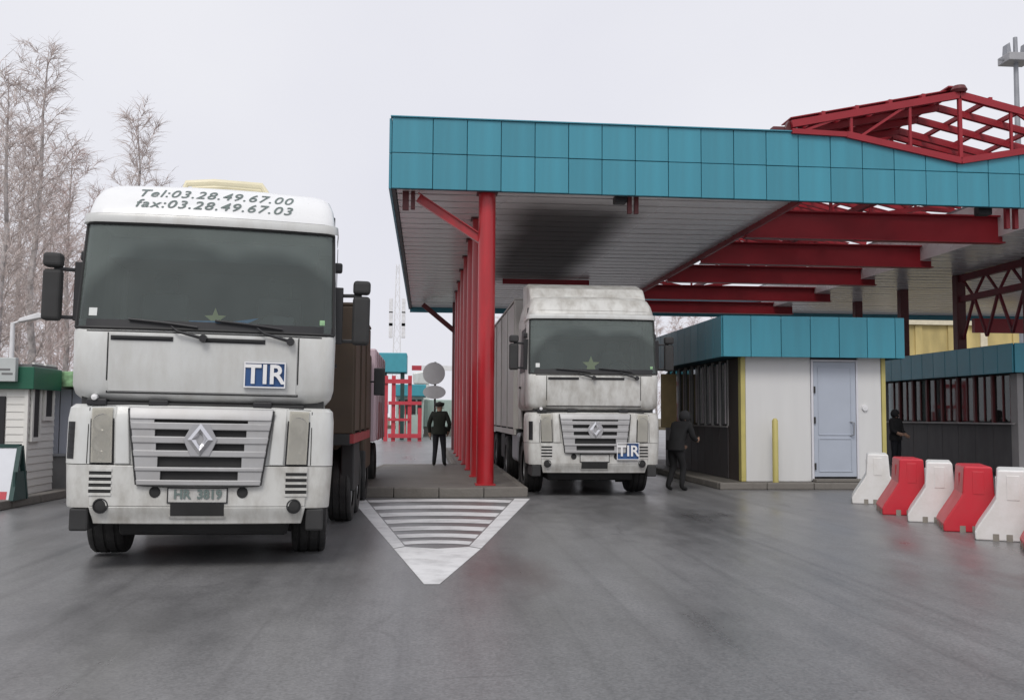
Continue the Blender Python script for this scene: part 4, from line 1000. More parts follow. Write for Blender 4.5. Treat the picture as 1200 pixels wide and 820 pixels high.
Y2B = 23.5
qx = X(1193, Y2B)
B2 = thing('booth', 'dark walled booth with a slate turquoise fascia behind the red and white barriers', 'booth')
q0, q1 = Z(1193, 437, Y2B), Z(1193, 403, Y2B)
LB = 7.4
MB().box(qx + .12, qx + 4, Y2B + .05, Y2B + LB, 0, q0 + .2).build('wall_core', M['interior'], B2)
yy = Y2B - .3
while yy < Y2B + LB + .2:
    MB().box(qx - .3, qx - .26, yy + .008, yy + .632, q0, q1).build('fascia_panel', M['teal'], B2, bevel=.008); yy += .64
for k in range(7): MB().box(qx - .255 + k * .64, qx + .37 + k * .64, Y2B - .34, Y2B - .30, q0, q1).build('fascia_panel', M['teal'], B2, bevel=.008)
MB().box(qx - .255, qx + 4.2, Y2B - .295, Y2B + LB + .3, q0 + .02, q1 - .03).build('roof_box', M['joint'], B2)
w0, w1 = Z(1193, 494, Y2B), q0 - .04
k = Y2B + .3; i = 0
rr = random.Random(5)
while k < Y2B + LB - .3:
    MB().box(qx + .02, qx + .119, k + .005, k + .845, .1, w0 - .08).build('wall_panel', M['greywall'], B2, bevel=.01)
    Wn = MB().box(qx + .07, qx + .085, k + .05, k + .82, w0, w1).build('window', M['window'], B2)
    MB().box(qx + .01, qx + .119, k - .04, k + .045, w0 - .03, w1 + .03).build('mullion', M['maroon'], Wn)
    MB().box(qx + .04, qx + .10, k + .40, k + .44, w0, w1).build('glazing_bar', M['maroon'], Wn)
    if i == 2:
        MB().add([(qx + .1, k + .1, w0 + .02), (qx + .1, k + .7, w0 + .02), (qx + .1, k + .25, w1 - .02), (qx + .1, k + .1, w1 - .02)], [(0, 1, 2, 3)]).build('curtain', M['curtain'], Wn)
    elif i not in (0,):
        a = rr.uniform(.08, .3); b = MB()
        for j in range(6): b.box(qx + .096 + .008 * (j % 2), qx + .108 + .008 * (j % 2), k + .04 + a * .6 + j * .07, k + .11 + a * .6 + j * .07, w0 + .02, w1 - .02)
        b.build('curtain', M['curtain'], Wn)
    k += .85; i += 1
MB().box(qx - .1, qx + .118, Y2B + .1, Y2B + LB, w0 - .079, w0 - .031).build('sill', M['mullion'], B2, bevel=.01)
MB().box(qx - .02, qx + .14, Y2B - .02, Y2B + .28, 0, q0).build('corner_post', M['mullion'], B2, bevel=.01)

# ------------------------------------------------------------------ plastic barriers
def barrier(color, label, loc, rz):
    hw = [(.43, 0), (.435, .10), (.40, .17), (.245, .41), (.195, .50), (.172, .84), (.158, .865)]
    prof = [(-a, z) for a, z in hw] + [(a, z) for a, z in hw[::-1]]
    L = 1.0; T = thing('traffic_barrier', label, 'barrier', loc, rz, 'red and white barriers in a row')
    b = MB().prism(prof, -L / 2, L / 2)
    b.build('body', M['barrier_' + color], T, bevel=.02, seg=3)
    for s in (-1, 1):      # drain feet and lifting notches along the base
        for k in range(4):
            y0 = -.36 + .24 * k
            MB().box(*sorted((s * .41, s * .439)), y0 - .05, y0 + .05, -.001, .075).build('foot_notch', M['scuff'], T)
        MB().box(s * .18 - .012, s * .18 + .008, -.09, .09, .58, .76).build('recess_panel', M['barrier_' + color], T, bevel=.01)
    for k in (-.2, -.05, .17):
        for e in (-1, 1): MB().box(k - .035, k + .035, *sorted((e * (L / 2 - .02), e * (L / 2 + .004))), -.001, .085).build('foot_notch', M['scuff'], T)
    for e in (-1, 1): MB().box(-.07, .07, *sorted((e * (L / 2 - .004), e * (L / 2 + .006))), .50, .80).build('end_lug', M['barrier_' + color], T, bevel=.008)
    return T
labs = ['white plastic barrier at the far end of the row beside the booth', 'red plastic barrier just in front of the person in black',
        'white plastic barrier between the two red barriers', 'second red plastic barrier, between the two nearer white ones', 'nearest whole white plastic barrier in the row at the right', 'red plastic barrier only partly in view at the right edge']
fr_ = [(1022, 591), (1058, 604), (1095, 613), (1136, 624), (1182, 635), (1246, 655)]
for i, ((px, py), lb) in enumerate(zip(fr_, labs)):
    px += 9; g = gnd(px, py); g2 = gnd(*fr_[min(i + 1, 5)]) if i < 5 else None
    rz = -math.atan2(g.x, g.y) + .06
    ctr = g + Vector((math.sin(-rz), math.cos(-rz), 0)) * .5
    barrier('white' if i % 2 == 0 else 'red', lb, (ctr.x, ctr.y, 0), rz + (.06 if i % 2 else -.04))

# ------------------------------------------------------------------ people
def person(label, loc, rz, J, h=1.72, top='jacket', legs='trousers', cap=None, hood=False):
    """one continuous skinned body; J gives joint offsets (fractions of height) that differ from standing"""
    base = {'pelvis': (0, 0, .53), 'waist': (0, 0, .60), 'chest': (0, 0, .74), 'neck': (0, 0, .83), 'throat': (0, -.003, .865), 'head': (0, -.008, .905), 'crown': (0, 0, .965),
            'shL': (-.105, 0, .81), 'elL': (-.145, .01, .64), 'wrL': (-.13, -.03, .49), 'paL': (-.128, -.04, .455),
            'shR': (.105, 0, .81), 'elR': (.145, .01, .64), 'wrR': (.13, -.03, .49), 'paR': (.128, -.04, .455),
            'hiL': (-.052, 0, .50), 'knL': (-.060, -.008, .285), 'anL': (-.065, .01, .045), 'toL': (-.072, -.085, .016),
            'hiR': (.052, 0, .50), 'knR': (.060, -.008, .285), 'anR': (.065, .01, .045), 'toR': (.072, -.085, .016)}
    base.update(J); P = {k: Vector(v) * h for k, v in base.items()}
    rad = {'pelvis': .088, 'waist': .085, 'chest': .10, 'neck': .045, 'throat': .036, 'head': .055, 'crown': .042, 'shL': .052, 'shR': .052, 'elL': .037, 'elR': .037,
           'wrL': .026, 'wrR': .026, 'paL': .022, 'paR': .022, 'hiL': .062, 'hiR': .062, 'knL': .043, 'knR': .043, 'anL': .033, 'anR': .033, 'toL': .022, 'toR': .022}
    ed = [('pelvis', 'waist'), ('waist', 'chest'), ('chest', 'neck'), ('neck', 'throat'), ('throat', 'head'), ('head', 'crown')]
    for s in 'LR': ed += [('chest', 'sh' + s), ('sh' + s, 'el' + s), ('el' + s, 'wr' + s), ('wr' + s, 'pa' + s), ('pelvis', 'hi' + s), ('hi' + s, 'kn' + s), ('kn' + s, 'an' + s), ('an' + s, 'to' + s)]
    names = list(P); vs = [P[k] for k in names]; es = [(names.index(a), names.index(b_)) for a, b_ in ed]; rs = [rad[k] * h for k in names]
    for s in 'LR':       # five fingers, unequal and bent
        w_, p = P['wr' + s], P['pa' + s]; d = (p - w_).normalized(); sd_ = d.cross(Vector((1, 0, 0))).normalized(); pi_ = names.index('pa' + s)
        for f_, (off, ln) in enumerate(((-.030, .062), (-.011, .075), (.010, .080), (.030, .070))):
            a = p + sd_ * off + d * .035; c_ = a + d * ln * .55; e = c_ + d * ln * .4 + Vector((-.018 if s == 'R' else .018, 0, .006))
            n0 = len(vs); vs += [a, c_, e]; rs += [.0105, .009, .0075]; es += [(pi_, n0), (n0, n0 + 1), (n0 + 1, n0 + 2)]
        wi = names.index('wr' + s); a = w_ + d * .035 + sd_ * -.04; c_ = a + d * .035 + sd_ * -.018
        n0 = len(vs); vs += [a, c_]; rs += [.012, .009]; es += [(pi_, n0), (n0, n0 + 1)]
    me = bpy.data.meshes.new('person'); me.from_pydata([tuple(v) for v in vs], es, [])
    o = bpy.data.objects.new('person', me); COL.objects.link(o)
    sk = o.modifiers.new('skin', 'SKIN'); sk.use_smooth_shade = True
    lay = me.skin_vertices[0].data
    for i, r in enumerate(rs): lay[i].radius = (r * (1.15 if i < 3 else 1), r * (.82 if i < 3 else 1)); lay[i].use_root = (i == 0)
    sb = o.modifiers.new('sub', 'SUBSURF'); sb.levels = 1; sb.render_levels = 1
    dg = bpy.context.evaluated_depsgraph_get(); dg.update()
    m2 = bpy.data.meshes.new_from_object(o.evaluated_get(dg)); o.modifiers.clear(); o.data = m2; bpy.data.meshes.remove(me)
    for k in (top, legs, 'skin', 'shoe'): m2.materials.append(M[k])
    cuts = {'sk': P['throat'].z - .01, 'an': P['anL'].z + .03}
    for p in m2.polygons:
        c_ = p.center; p.use_smooth = True
        hand = min((c_ - P['paL']).length, (c_ - P['paR']).length) < .075 * h * .9 and c_.z < P['elL'].z + 9
        if c_.z > cuts['sk'] and abs(c_.x - P['head'].x) < .13: p.material_index = 2
        elif hand: p.material_index = 2
        elif min((c_ - P['anL']).length, (c_ - P['anR']).length, (c_ - P['toL']).length, (c_ - P['toR']).length) < .075: p.material_index = 3
        elif c_.z < P['pelvis'].z - .005 * h: p.material_index = 1
        else: p.material_index = 0
    o.location = loc; o.rotation_euler = (0, 0, rz)
    tag(o, label, 'person')
    H = P['head']; k = h
    b = MB()       # nose, eyes and ears belong to the face
    b.lathe([(0, -.024), (.012, -.012), (.014, .0)], (H.x, H.y - .058 * k, H.z - .002), 'y', 8)
    b.build('nose', M['skin'], o, smooth=60)
    for s in (-1, 1):
        MB().lathe([(0, -.012), (.010, -.006), (.012, .004)], (H.x + s * .03, H.y - .052 * k, H.z + .018), 'y', 8).build('eye', M['shoe'], o, smooth=60)
        MB().lathe([(0, -.01), (.026, -.006), (.03, .004), (.02, .012)], (H.x + s * .057 * k, H.y + .01, H.z), 'x', 10).build('ear', M['skin'], o, smooth=60)
    MB().box(H.x - .022, H.x + .022, H.y - .056 * k, H.y - .045 * k, H.z - .048, H.z - .040).build('mouth', M['hair'], o)
    r0 = .064 * k; c0 = H + Vector((0, .008, .018 * k)); b = MB(); rings = []
    lo = -.75 if hood else (.02 if cap else -.25); n = 18
    prof = [(math.cos(t) * r0 * (1.12 if hood else 1.04), math.sin(t) * r0 * 1.22) for t in [math.asin(max(-1, lo)) + (PI / 2 - math.asin(max(-1, lo))) * i / 8 for i in range(9)]]
    b.lathe([(max(r, .001), z) for r, z in prof], c0 + Vector((0, .012 if hood else .006, 0)), 'z', n)
    if cap: b.lathe([(r0 * 1.02, .0), (r0 * 1.18, .02), (r0 * 1.2, .06), (r0 * 1.0, .085), (.001, .09)], c0 + Vector((0, 0, .02)), 'z', n).prism([(c0.x - .06, c0.y - .055 * k), (c0.x + .06, c0.y - .055 * k), (c0.x + .045, c0.y - .10 * k), (c0.x - .045, c0.y - .10 * k)], c0.z + .018, c0.z + .026, 'z')
    b.build('hood' if hood else ('cap' if cap else 'hair'), M[cap] if cap else M['jacket' if hood else 'hair'], o, smooth=60)
    # jacket skirt hangs over the hips and follows them
    pz = P['pelvis'].z; b = MB()
    b.lathe([(.118 * k, pz + .13), (.123 * k, pz + .04), (.126 * k, pz - .06), (.121 * k, pz - .062), (.112 * k, pz + .02)], (P['pelvis'].x, P['pelvis'].y, 0), 'z', 20)
    b.v = [(P['pelvis'].x + (x - P['pelvis'].x), P['pelvis'].y + (y - P['pelvis'].y) * .72, z) for x, y, z in b.v]
    b.build('jacket_hem', M[top], o, smooth=50)
    return o
PY1 = 25.6
person('person in dark jacket and cap standing on the island beside the red columns', (X(515, PY1), PY1, zi), PI - .15,
       {'anL': (-.085, .02, .045), 'toL': (-.10, -.065, .016), 'knL': (-.07, -.01, .285), 'anR': (.075, .02, .045), 'toR': (.09, -.065, .016),
        'elL': (-.165, .02, .655), 'wrL': (-.135, -.05, .53), 'paL': (-.125, -.075, .50), 'elR': (.16, .02, .65), 'wrR': (.15, -.02, .50), 'paR': (.148, -.03, .462)}, h=1.66, top='green_cloth', cap='hair')
PY2 = 27.0
person('person in black hooded jacket seen from behind near the barriers', (X(1049, PY2), PY2, 0), .5,
       {'elL': (-.14, -.03, .655), 'wrL': (-.10, -.13, .60), 'paL': (-.09, -.165, .595), 'elR': (.14, -.02, .65), 'wrR': (.11, -.12, .57), 'paR': (.10, -.155, .56)}, h=1.74, hood=True)
PY3 = 19.6
person('person in dark grey clothes leaning towards the side of the lorry under the canopy', (X(794, PY3), PY3, 0), PI * .72,
       {'pelvis': (0, .05, .52), 'waist': (0, .01, .60), 'chest': (0, -.06, .72), 'neck': (0, -.11, .80), 'throat': (0, -.135, .83), 'head': (0, -.16, .86), 'crown': (0, -.18, .92),
        'shL': (-.105, -.09, .78), 'shR': (.105, -.09, .78), 'elL': (-.14, -.12, .62), 'wrL': (-.11, -.24, .60), 'paL': (-.10, -.275, .605), 'elR': (.14, -.11, .62), 'wrR': (.11, -.20, .53), 'paR': (.10, -.23, .52),
        'hiL': (-.052, .05, .49), 'hiR': (.052, .05, .49), 'knL': (-.06, -.03, .28), 'anL': (-.065, .02, .045), 'knR': (.062, .0, .28), 'anR': (.07, .11, .05), 'toR': (.075, .02, .016)}, h=1.7, top='greytrousers', legs='greytrousers', hood=True)
# ------------------------------------------------------------------ left kiosks
KP = thing('pavement', 'raised pavement with a kerb along the kiosks', None); KP['kind'] = 'structure'
ka, kb = gnd(-120, 622), gnd(78, 583)
MB().prism([(ka.x, ka.y + .2), (kb.x, kb.y + .2), (kb.x + .3, kb.y + 30), (ka.x - 30, ka.y + 30), (ka.x - 30, ka.y + .2)], 0, .12, 'z').build('paving', M['islandtop'], KP)
d = (kb - ka); n_ = int(d.length); nn = Vector((-d.y, d.x, 0)).normalized()
for k in range(n_ + 1):
    p, q = ka + d * (k / (n_ + 1)) + d.normalized() * .006, ka + d * ((k + 1) / (n_ + 1)) - d.normalized() * .006
    MB().prism([(p.x, p.y), (q.x, q.y), (q.x + nn.x * .2, q.y + nn.y * .2), (p.x + nn.x * .2, p.y + nn.y * .2)], 0, .14, 'z').build('kerb_stone', M['kerb'], KP, bevel=.015)
KY = 17.2
kx1 = X(33, KY); K = thing('kiosk', 'white clapboard kiosk with green fascia at the left edge', 'kiosk')
kz0 = .125; kzf, kzt = Z(33, 456, KY), Z(33, 430, KY)
MB().box(kx1 - 3.0, kx1 - .03, KY + .03, KY + 1.2, kz0, kzf + .2).build('wall_core', M['siding'], K)
h = (kzf - kz0) / 14
kdx = X(6, KY)
for k in range(14):
    MB().prism([(KY, kz0 + k * h), (KY + .028, kz0 + k * h), (KY + .028, kz0 + (k + 1) * h), (KY + .014, kz0 + (k + 1) * h)], kdx + .02, kx1 - .06, 'x').build('board', M['siding'], K)
    MB().prism([(KY, kz0 + k * h), (KY + .028, kz0 + k * h), (KY + .028, kz0 + (k + 1) * h), (KY + .014, kz0 + (k + 1) * h)], kx1 - 3.0, kdx - 1.12, 'x').build('board', M['siding'], K)
MB().box(kdx - 1.1, kdx, KY - .01, KY + .028, kz0, kzf - .12).build('door', M['black'], K, bevel=.01)
MB().box(kx1 - .058, kx1 + .0, KY - .015, KY + .05, kz0, kzf).build('corner_post', M['siding'], K)
# side wall
yy = KY + .06
sidew = 3.5
for k in range(14):
    MB().prism([(kx1, kz0 + k * h), (kx1 - .028, kz0 + k * h), (kx1 - .028, kz0 + (k + 1) * h), (kx1 - .014, kz0 + (k + 1) * h)], KY + .06, KY + 1.2, 'y').build('board', M['siding'], K)
for (a, c_, z0, z1) in ((KY + .16, KY + .42, kz0 + .95, kz0 + 2.15), (KY + .68, KY + 1.0, kz0 + 1.3, kz0 + 2.15)):
    Wn = MB().box(kx1 + .001, kx1 + .02, a, c_, z0, z1).build('window', M['black'], K)
    for (y0, y1_, q0_, q1_) in ((a - .07, a, z0 - .07, z1 + .07), (c_, c_ + .07, z0 - .07, z1 + .07), (a + .001, c_ - .001, z1, z1 + .07), (a + .001, c_ - .001, z0 - .07, z0)):
        MB().box(kx1 + .002, kx1 + .04, y0, y1_, q0_, q1_).build('frame', M['siding'], Wn)
MB().box(kx1 - 3.2, kx1 + .12, KY - .12, KY + 1.15, kzf, kzt).build('fascia', M['green'], K, bevel=.01)
MB().box(kx1 - 3.1, kx1 + .06, KY - .06, KY + 1.1, kzt + .001, kzt + .05).build('roof', M['greylow'], K)
SB = MB().box(X(-30, KY - .2), X(18, KY - .2), KY - .26, KY - .14, Z(10, 447, KY - .2), Z(10, 419, KY - .2)).build('sign_board', M['signface'], K, bevel=.01)
for zz, c0, c1 in ((438, 2, 15), (433, -8, 12)): MB().box(X(c0, KY - .2), X(c1, KY - .2), KY - .263, KY - .261, Z(8, zz + 1.2, KY - .2), Z(8, zz - 1.2, KY - .2)).build('print_line', M['greylow'], SB)
K2Y = 18.75
K = thing('kiosk', 'grey container kiosk with leaf printed sign behind the clapboard kiosk', 'kiosk')
a0, a1 = X(57, K2Y), X(112, K2Y)
MB().box(a0, a1, K2Y, K2Y + 3, .12, Z(60, 455, K2Y)).build('wall', M['greylow'], K)
for k in range(4):
    u0, u1 = a0 + (a1 - a0) * k / 4, a0 + (a1 - a0) * (k + 1) / 4
    MB().box(u0 + .008, u1 - .008, K2Y - .03, K2Y, Z(60, 532, K2Y), Z(60, 456, K2Y)).build('wall_panel', M['greydoor'], K, bevel=.006)
MB().box(a0 + .01, a1, K2Y - .05, K2Y - .031, Z(60, 534, K2Y), Z(60, 531, K2Y)).build('rail', M['steelgrey'], K)
s0, s1 = X(46, K2Y - .3), X(108, K2Y - .3)
MB().box(X(37, K2Y - .3), s0 - .005, K2Y - .35, K2Y + 2.5, Z(60, 453, K2Y - .3), Z(60, 433, K2Y - .3)).build('sign_end', M['boardwhite'], K)
MB().box(s0, s1, K2Y - .35, K2Y + 2.5, Z(60, 453, K2Y - .3), Z(60, 435, K2Y - .3)).build('sign_board', M['leafprint'], K, bevel=.01)
# folding board
T = thing('folding_sign', 'white folding poster board with dark green frame beside the clapboard kiosk', 'sign')
AY = 16.0; q0, q1 = X(-14, AY), X(17, AY); zz0, zz1 = .12, Z(10, 523, AY)
for s, yy in ((1, 0), (-1, .55)):
    y0 = AY + yy; y1_ = AY + .26 + (.04 if s < 0 else 0)
    v = [(q0, y0, zz0), (q1, y0, zz0), (q1, y1_, zz1), (q0, y1_, zz1)]
    b = MB(); b.add([(x, y, z) for x, y, z in v] + [(x, y + .02, z) for x, y, z in v], [(0, 1, 2, 3), (7, 6, 5, 4), (0, 4, 5, 1), (1, 5, 6, 2), (2, 6, 7, 3), (3, 7, 4, 0)])
    b.build('board', M['boardwhite'], T)
    for e in (q0, q1): MB().bar((e, y0 + .01, zz0 - .0), (e, y1_ + .01, zz1), .07, .05).build('frame', M['darkgreen'], T)
    MB().bar((q0, y1_ + .01, zz1), (q1, y1_ + .01, zz1), .06, .06).build('frame', M['darkgreen'], T)
f = lambda t: AY + .26 * t - .006
for t0, t1, m_ in ((.03, .17, 'gatered'), (.78, .9, 'orn_blue')):
    MB().add([(q0 + .08, f(t0), zz0 + (zz1 - zz0) * t0), (q1 - (.08 if m_ == 'gatered' else .3), f(t0), zz0 + (zz1 - zz0) * t0), (q1 - (.08 if m_ == 'gatered' else .3), f(t1), zz0 + (zz1 - zz0) * t1), (q0 + .08, f(t1), zz0 + (zz1 - zz0) * t1)], [(0, 1, 2, 3)]).build('poster_print', M[m_], T)
MB().box(q1, q1 + .03, AY + .05, AY + .5, zz0, zz1 - .4).build('side_brace', M['darkgreen'], T)
# street lamp
LY = 27
T = thing('street_lamp', 'white street lamp with one long flat head above the kiosks', 'street lamp', (X(11, LY), LY, 0))
h = Z(12, 378, LY)
MB().tube([(0, 0, 0), (0, 0, h)], [.09, .055], 10).build('pole', M['whitelamp'], T, smooth=40)
MB().tube([(0, 0, h - .02), (.25, 0, h + .06)], .03, 8).build('arm', M['whitelamp'], T)
MB().prism([(.15, h + .0), (.75, h + .13), (.80, h + .22), (.68, h + .27), (.2, h + .11)], -.13, .13).build('lamp_head', M['whitelamp'], T, bevel=.02)
FY = 44
T = thing('floodlight_mast', 'grey floodlight mast with lamp platform rising behind the canopy', 'mast', (X(1202, FY), FY, 0))
h0, h1 = Z(1200, 75, FY), Z(1200, 66, FY)
MB().tube([(0, 0, 0), (0, 0, h1 + .9)], [.22, .10], 12).build('pole', M['steelgrey'], T, smooth=40)
MB().box(-.62, .62, -.5, .5, h0, h1).build('platform', M['signback'], T, bevel=.03)
MB().bar((-.85, 0, h0 + .18), (.85, 0, h0 + .18), .09, .09).build('cross_arm', M['steelgrey'], T)
for s in (-1, 1):
    MB().prism([(s * .32, h1), (s * .56, h1), (s * .52, h1 + .5), (s * .40, h1 + .58)], -.22, .22).build('lamp', M['steelgrey'], T, bevel=.03)

# ------------------------------------------------------------------ far gate area
GY = 56
def px_box(b, x0, x1, y0, y1, Y, dep=.2): return b.box(X(x0, Y), X(x1, Y), Y, Y + dep, Z(x0, y1, Y), Z(x0, y0, Y))
T = thing('gate_portal', 'red steel gate portal with uprights far beyond the island', 'gate')
gb = .0
for px in (452, 461, 480, 492): 
    MB().box(X(px, GY) - .11, X(px, GY) + .11, GY, GY + .2, 0, Z(px, 440 if px < 485 else 478, GY)).build('post', M['gatered'], T)
for (y0, y1_, xa, xb) in ((444, 449, 449, 482), (470, 474, 455, 494), (508, 513, 455, 494), (490, 493, 455, 480)):
    px_box(MB(), xa, xb, y0, y1_, GY - .1, .08).build('rail', M['gatered'], T)
b = MB()
for k in range(2): b.bar((X(468 + k * 7, GY), GY + .15, Z(460, 508, GY)), (X(468 + k * 7, GY), GY + .15, Z(460, 474, GY)), .07, .07)
b.build('inner_bars', M['gatered'], T)
T = thing('turquoise_cabin', 'small turquoise topped tower cabin on dark posts at the far gate', 'cabin')
T.location = (0, 0, 0); cy = GY + 3
px_box(MB(), 443, 476, 413, 436, cy, 2.5).build('cabin_box', M['gateteal'], T, bevel=.05)
for px in (450, 471): MB().box(X(px, cy) - .12, X(px, cy) + .12, cy + .3, cy + .6, 0, Z(px, 436, cy) + .01).build('post', M['darkgreen'], T)
px_box(MB(), 447, 455, 474, 484, cy - .2, .15).build('notice_box', M['gateteal'], T)
T = thing('far_booth', 'low booth with turquoise roof behind the red gate', 'booth'); fy = GY + 10
px_box(MB(), 464, 496, 462, 520, fy, 4).build('wall', M['palegreen'], T)
px_box(MB(), 461, 499, 450, 464, fy - .4, 5).build('roof', M['gateteal'], T, bevel=.05)
for a in (467, 474, 482, 489): px_box(MB(), a, a + 5, 468, 485, fy - .05, .04).build('window', M['black'], T)
T = thing('container', 'pale green site container far beyond the standing person', 'container'); fy = GY + 14
px_box(MB(), 497, 552, 468, 500, fy, 3).build('body', M['palegreen'], T, bevel=.05)
MB().box(X(497, fy), X(552, fy), fy + .1, fy + 2.9, 0, Z(520, 500, fy) - .002).build('base', M['kerb'], T)
b = MB()
for k in range(18): b.box(X(498 + k * 3, fy), X(499.4 + k * 3, fy), fy - .06, fy, Z(500, 499, fy), Z(500, 469, fy))
b.build('corrugation', M['palegreen'], T)
T = thing('parked_truck', 'white sloping cab of a lorry parked beyond the gate', 'truck'); fy = GY + 16
MB().prism([(X(484, fy), Z(484, 450, fy)), (X(503, fy), Z(484, 450, fy)), (X(497, fy), Z(484, 434, fy)), (X(483, fy), Z(484, 437, fy))], fy, fy + 3).build('cab_roof', M['white'], T, bevel=.1)
MB().box(X(483, fy), X(503, fy), fy + .02, fy + 6, .5, Z(484, 450.2, fy)).build('body', M['white'], T)
for px in (486, 500): MB().lathe([(.0, -.2), (.5, -.2), (.5, .2), (0, .2)], (X(px, fy), fy + .6, .5), 'x', 16).build('wheel', M['rubber'], T)
M['pale_sign'] = mat('sign_back_pale', (.5, .5, .51), .5, var=.08)
T = thing('round_sign', 'two grey sign backs, one round, on a dark pole behind the standing person', 'road sign'); ry = 31.0
MB().tube([(X(509.5, ry), ry, 0), (X(509.5, ry), ry, Z(509, 424, ry))], .035, 10).build('pole', M['chassis'], T)
MB().lathe([(0, -.015), (.34, -.015), (.35, 0), (.34, .015), (0, .015)], (X(508, ry), ry - .06, Z(508, 437.5, ry)), 'y', 28).build('disc', M['pale_sign'], T, smooth=40)
MB().prism([(X(496, ry) + .12 * math.cos(a) * 0 + .0 + .34 + .36 * math.cos(a), Z(509, 459.5, ry) + .21 * math.sin(a)) for a in [2 * PI * k / 20 for k in range(20)]], ry - .07, ry - .05).build('disc', M['pale_sign'], T)
T = thing('lattice_mast', 'thin pale lattice mast far behind the canopy edge', 'mast'); my = 110
mx_ = X(464, my); mz = Z(464, 310, my); b = MB()
for (dx, dy) in ((-.6, -.6), (.6, -.6), (.6, .6), (-.6, .6)): b.bar((mx_ + dx, my + dy, 0), (mx_ + dx * .25, my + dy * .25, mz), .09, .09)
for k in range(14):
    t, t2 = k / 14, (k + 1) / 14; s0, s1 = .6 * (1 - .75 * t), .6 * (1 - .75 * t2)
    b.bar((mx_ - s0, my - s0, mz * t), (mx_ + s1, my - s1, mz * t2), .05, .05).bar((mx_ + s0, my - s0, mz * t), (mx_ - s1, my - s1, mz * t2), .05, .05)
b.build('lattice', M['whitelamp'], T)
for zz in (.55, .62, .7):
    for e in (-1, 1): MB().box(*sorted((mx_ + e * .9, mx_ + e * .5)), my - .4, my + .2, mz * zz, mz * zz + 1.6).build('antenna', M['whitelamp'], T)
# red crane-like barrier beam far away
T = thing('barrier_arm', 'red and white striped boom far beyond the sign discs', 'boom'); fy = GY + 6
for k in range(6): MB().bar((X(482 + k * 12, fy), fy, Z(482, 431 - (k % 2) * .2, fy)), (X(493.5 + k * 12, fy), fy, Z(482, 431, fy)), .15, .3).build('segment', M['gatered' if k % 2 == 0 else 'letter'], T)
MB().box(X(548, fy), X(553, fy), fy - .2, fy + .3, 0, Z(548, 425, fy)).build('post', M['gatered'], T)
# ochre building beyond the canopy, right
T = thing('ochre_building', 'long ochre yellow building seen under the far canopy edge', 'building'); oy = 66
o0, o1 = X(1030, oy), X(1330, oy); oz = Z(1100, 381, oy)
MB().box(o0, o1, oy, oy + 12, 0, oz).build('wall', M['ochre'], T)
MB().box(o0 - .3, o1, oy - .3, oy + 12, oz + .002, oz + .35).build('roof', M['cream'], T)
k = o0 + .3; i = 0
while k < o1:
    MB().box(k, k + .5, oy - .12, oy, 0, oz - .01).build('pilaster', M['ochre' if i % 3 else 'cream'], T)
    MB().box(k + .8, k + 1.7, oy - .04, oy + .0, 4.2, 5.4).build('window', M['mullion'], T); k += 2.4; i += 1
tag(MB().prism([(-319, 90), (319, 120), (319, 419), (-319, 419)], .0, .35, 'z').build('verge', M['snowbank']), 'brown winter verge beyond the yard', kind='structure')

# ------------------------------------------------------------------ bare birches
def birch_mesh(seed, H, spread, nb, droop=.25, twr=1.0):
    R = random.Random(seed); tr = MB(); br = MB()
    pts = []; x = y = 0
    for k in range(13):
        t = k / 12; pts.append(Vector((x, y, H * t))); x += R.uniform(-.02, .02) * H * .35; y += R.uniform(-.02, .02) * H * .35
    tr.tube(pts, [H * .0105 * (1 - t / 12) ** .8 + .008 for t in range(13)], 7)
    def twig(b, p, d, ln, r, seg, wob, dr):
        q = [p.copy()]; c = p.copy(); d = d.normalized()
        for s in range(seg):
            d = (d + Vector((R.uniform(-wob, wob), R.uniform(-wob, wob), R.uniform(-wob, wob) - dr * (s / seg)))).normalized()
            c = c + d * ln / seg; q.append(c.copy())
        b.tube(q, [r * (1 - .75 * i / seg) for i in range(seg + 1)], 3, cap=False); return q
    for k in range(nb):
        t = .18 + .80 * (k + R.random()) / nb; i = min(11, int(t * 12)); p = pts[i].lerp(pts[i + 1], t * 12 - i)
        a = k * 2.399 + R.uniform(-.5, .5); ln = spread * (1.05 - t) ** .62 * R.uniform(.6, 1.15) + .25
        d = Vector((math.cos(a), math.sin(a), R.uniform(.75, 1.5)))
        m = twig(br, p, d, ln, .028 * (1.1 - t) * H / 14 + .006, 6, .16, -.02)
        for j in range(int(6 + ln * 4.2)):
            u = R.uniform(.2, 1); ii = min(5, int(u * 6)); pp = m[ii].lerp(m[ii + 1], u * 6 - ii)
            a2 = R.uniform(0, 2 * PI); d2 = (m[ii + 1] - m[ii]).normalized() * .9 + Vector((math.cos(a2), math.sin(a2), R.uniform(-.1, .8))) * .8
            q = twig(br, pp, d2, R.uniform(.35, 1.0) * (.3 + ln * .26), .011 * twr, 4, .22, droop)
            for jj in range(R.randint(3, 6)):
                u2 = R.uniform(.2, 1); i2 = min(3, int(u2 * 4)); p3 = q[i2].lerp(q[i2 + 1], u2 * 4 - i2); a3 = R.uniform(0, 2 * PI)
                twig(br, p3, (q[i2 + 1] - q[i2]).normalized() + Vector((math.cos(a3), math.sin(a3), R.uniform(-.5, .4))) * .9, R.uniform(.25, .7), .0075 * twr, 2, .2, droop * 1.6)
    return tr, br
protos = []
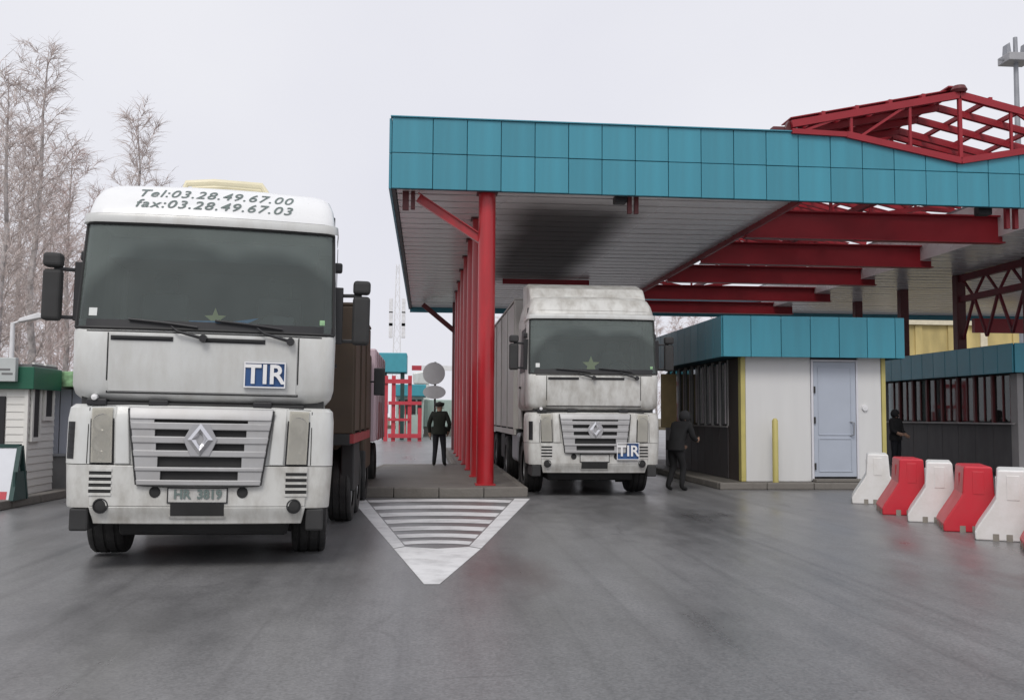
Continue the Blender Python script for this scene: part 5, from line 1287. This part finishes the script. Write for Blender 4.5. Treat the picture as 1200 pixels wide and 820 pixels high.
def birch(i, x, y, h, rz, label, tint='twig'):
    tr, br, H = protos[i]; T = thing('birch_tree', label, 'tree', (x, y, 0), rz, 'bare birches around the checkpoint'); T.scale = (h / H,) * 3
    if isinstance(tr, MB):
        a = tr.build('trunk', M['bark'], T, smooth=60); c = br.build('crown', M[tint], T, recalc=False); protos[i] = (a, c, H)
    else:
        inst(tr, parent=T); c = inst(br, parent=T)
        if c.data.materials[0] != M[tint]:
            c.material_slots[0].link = 'OBJECT'; c.material_slots[0].material = M[tint]
    return T
for sd_, H, spd, nb in ((3, 15, 3.3, 52), (11, 13, 2.7, 48), (23, 14, 4.0, 48)):
    tr, br = birch_mesh(sd_, H, spd, nb, twr=1.15); protos.append((tr, br, H))
bt = [(36, 56, 36, 0, 'tallest bare birch standing behind the clapboard kiosk'), (-6, 85, 31, 1, 'bare birch cut by the left edge of the photo'), (70, 175, 42, 2, 'shorter bare birch between the tall birch and the lettered lorry'),
      (14, 150, 44, 1, 'bare birch standing close behind the tallest birch'), (152, 131, 40, 1, 'bare birch showing above the lettered lorry roof'),
      (52, 240, 52, 2, 'low spreading birch behind the leaf printed kiosk')]
for px, py, Y, i, lb in bt:
    birch(i, X(px, Y), Y, Z(px, py, Y), px * .37, lb, 'twig' if i != 2 else 'twig_pink')
R = random.Random(9)
far = [(588, 372, 66), (606, 378, 72), (630, 380, 76), (770, 372, 60), (792, 366, 58), (812, 368, 66), (838, 366, 62), (560, 392, 80), (1070, 372, 80), (1110, 366, 84), (1155, 362, 78), (1190, 366, 82), (-40, 120, 40), (1240, 360, 80), (100, 330, 60), (20, 330, 66), (-20, 320, 62), (66, 350, 70), (655, 380, 70), (700, 378, 74), (745, 376, 70)]
for k, (px, py, Y) in enumerate(far):
    birch(k % 3, X(px, Y), Y, Z(px, py, Y), k * 1.7, 'far bare birch in the distant row ' + ('above the white booth roof' if 760 < px < 850 else 'behind the ochre building' if px > 900 else 'behind the left kiosks' if px < 200 else 'beyond the box trailer'), 'twig_pink')
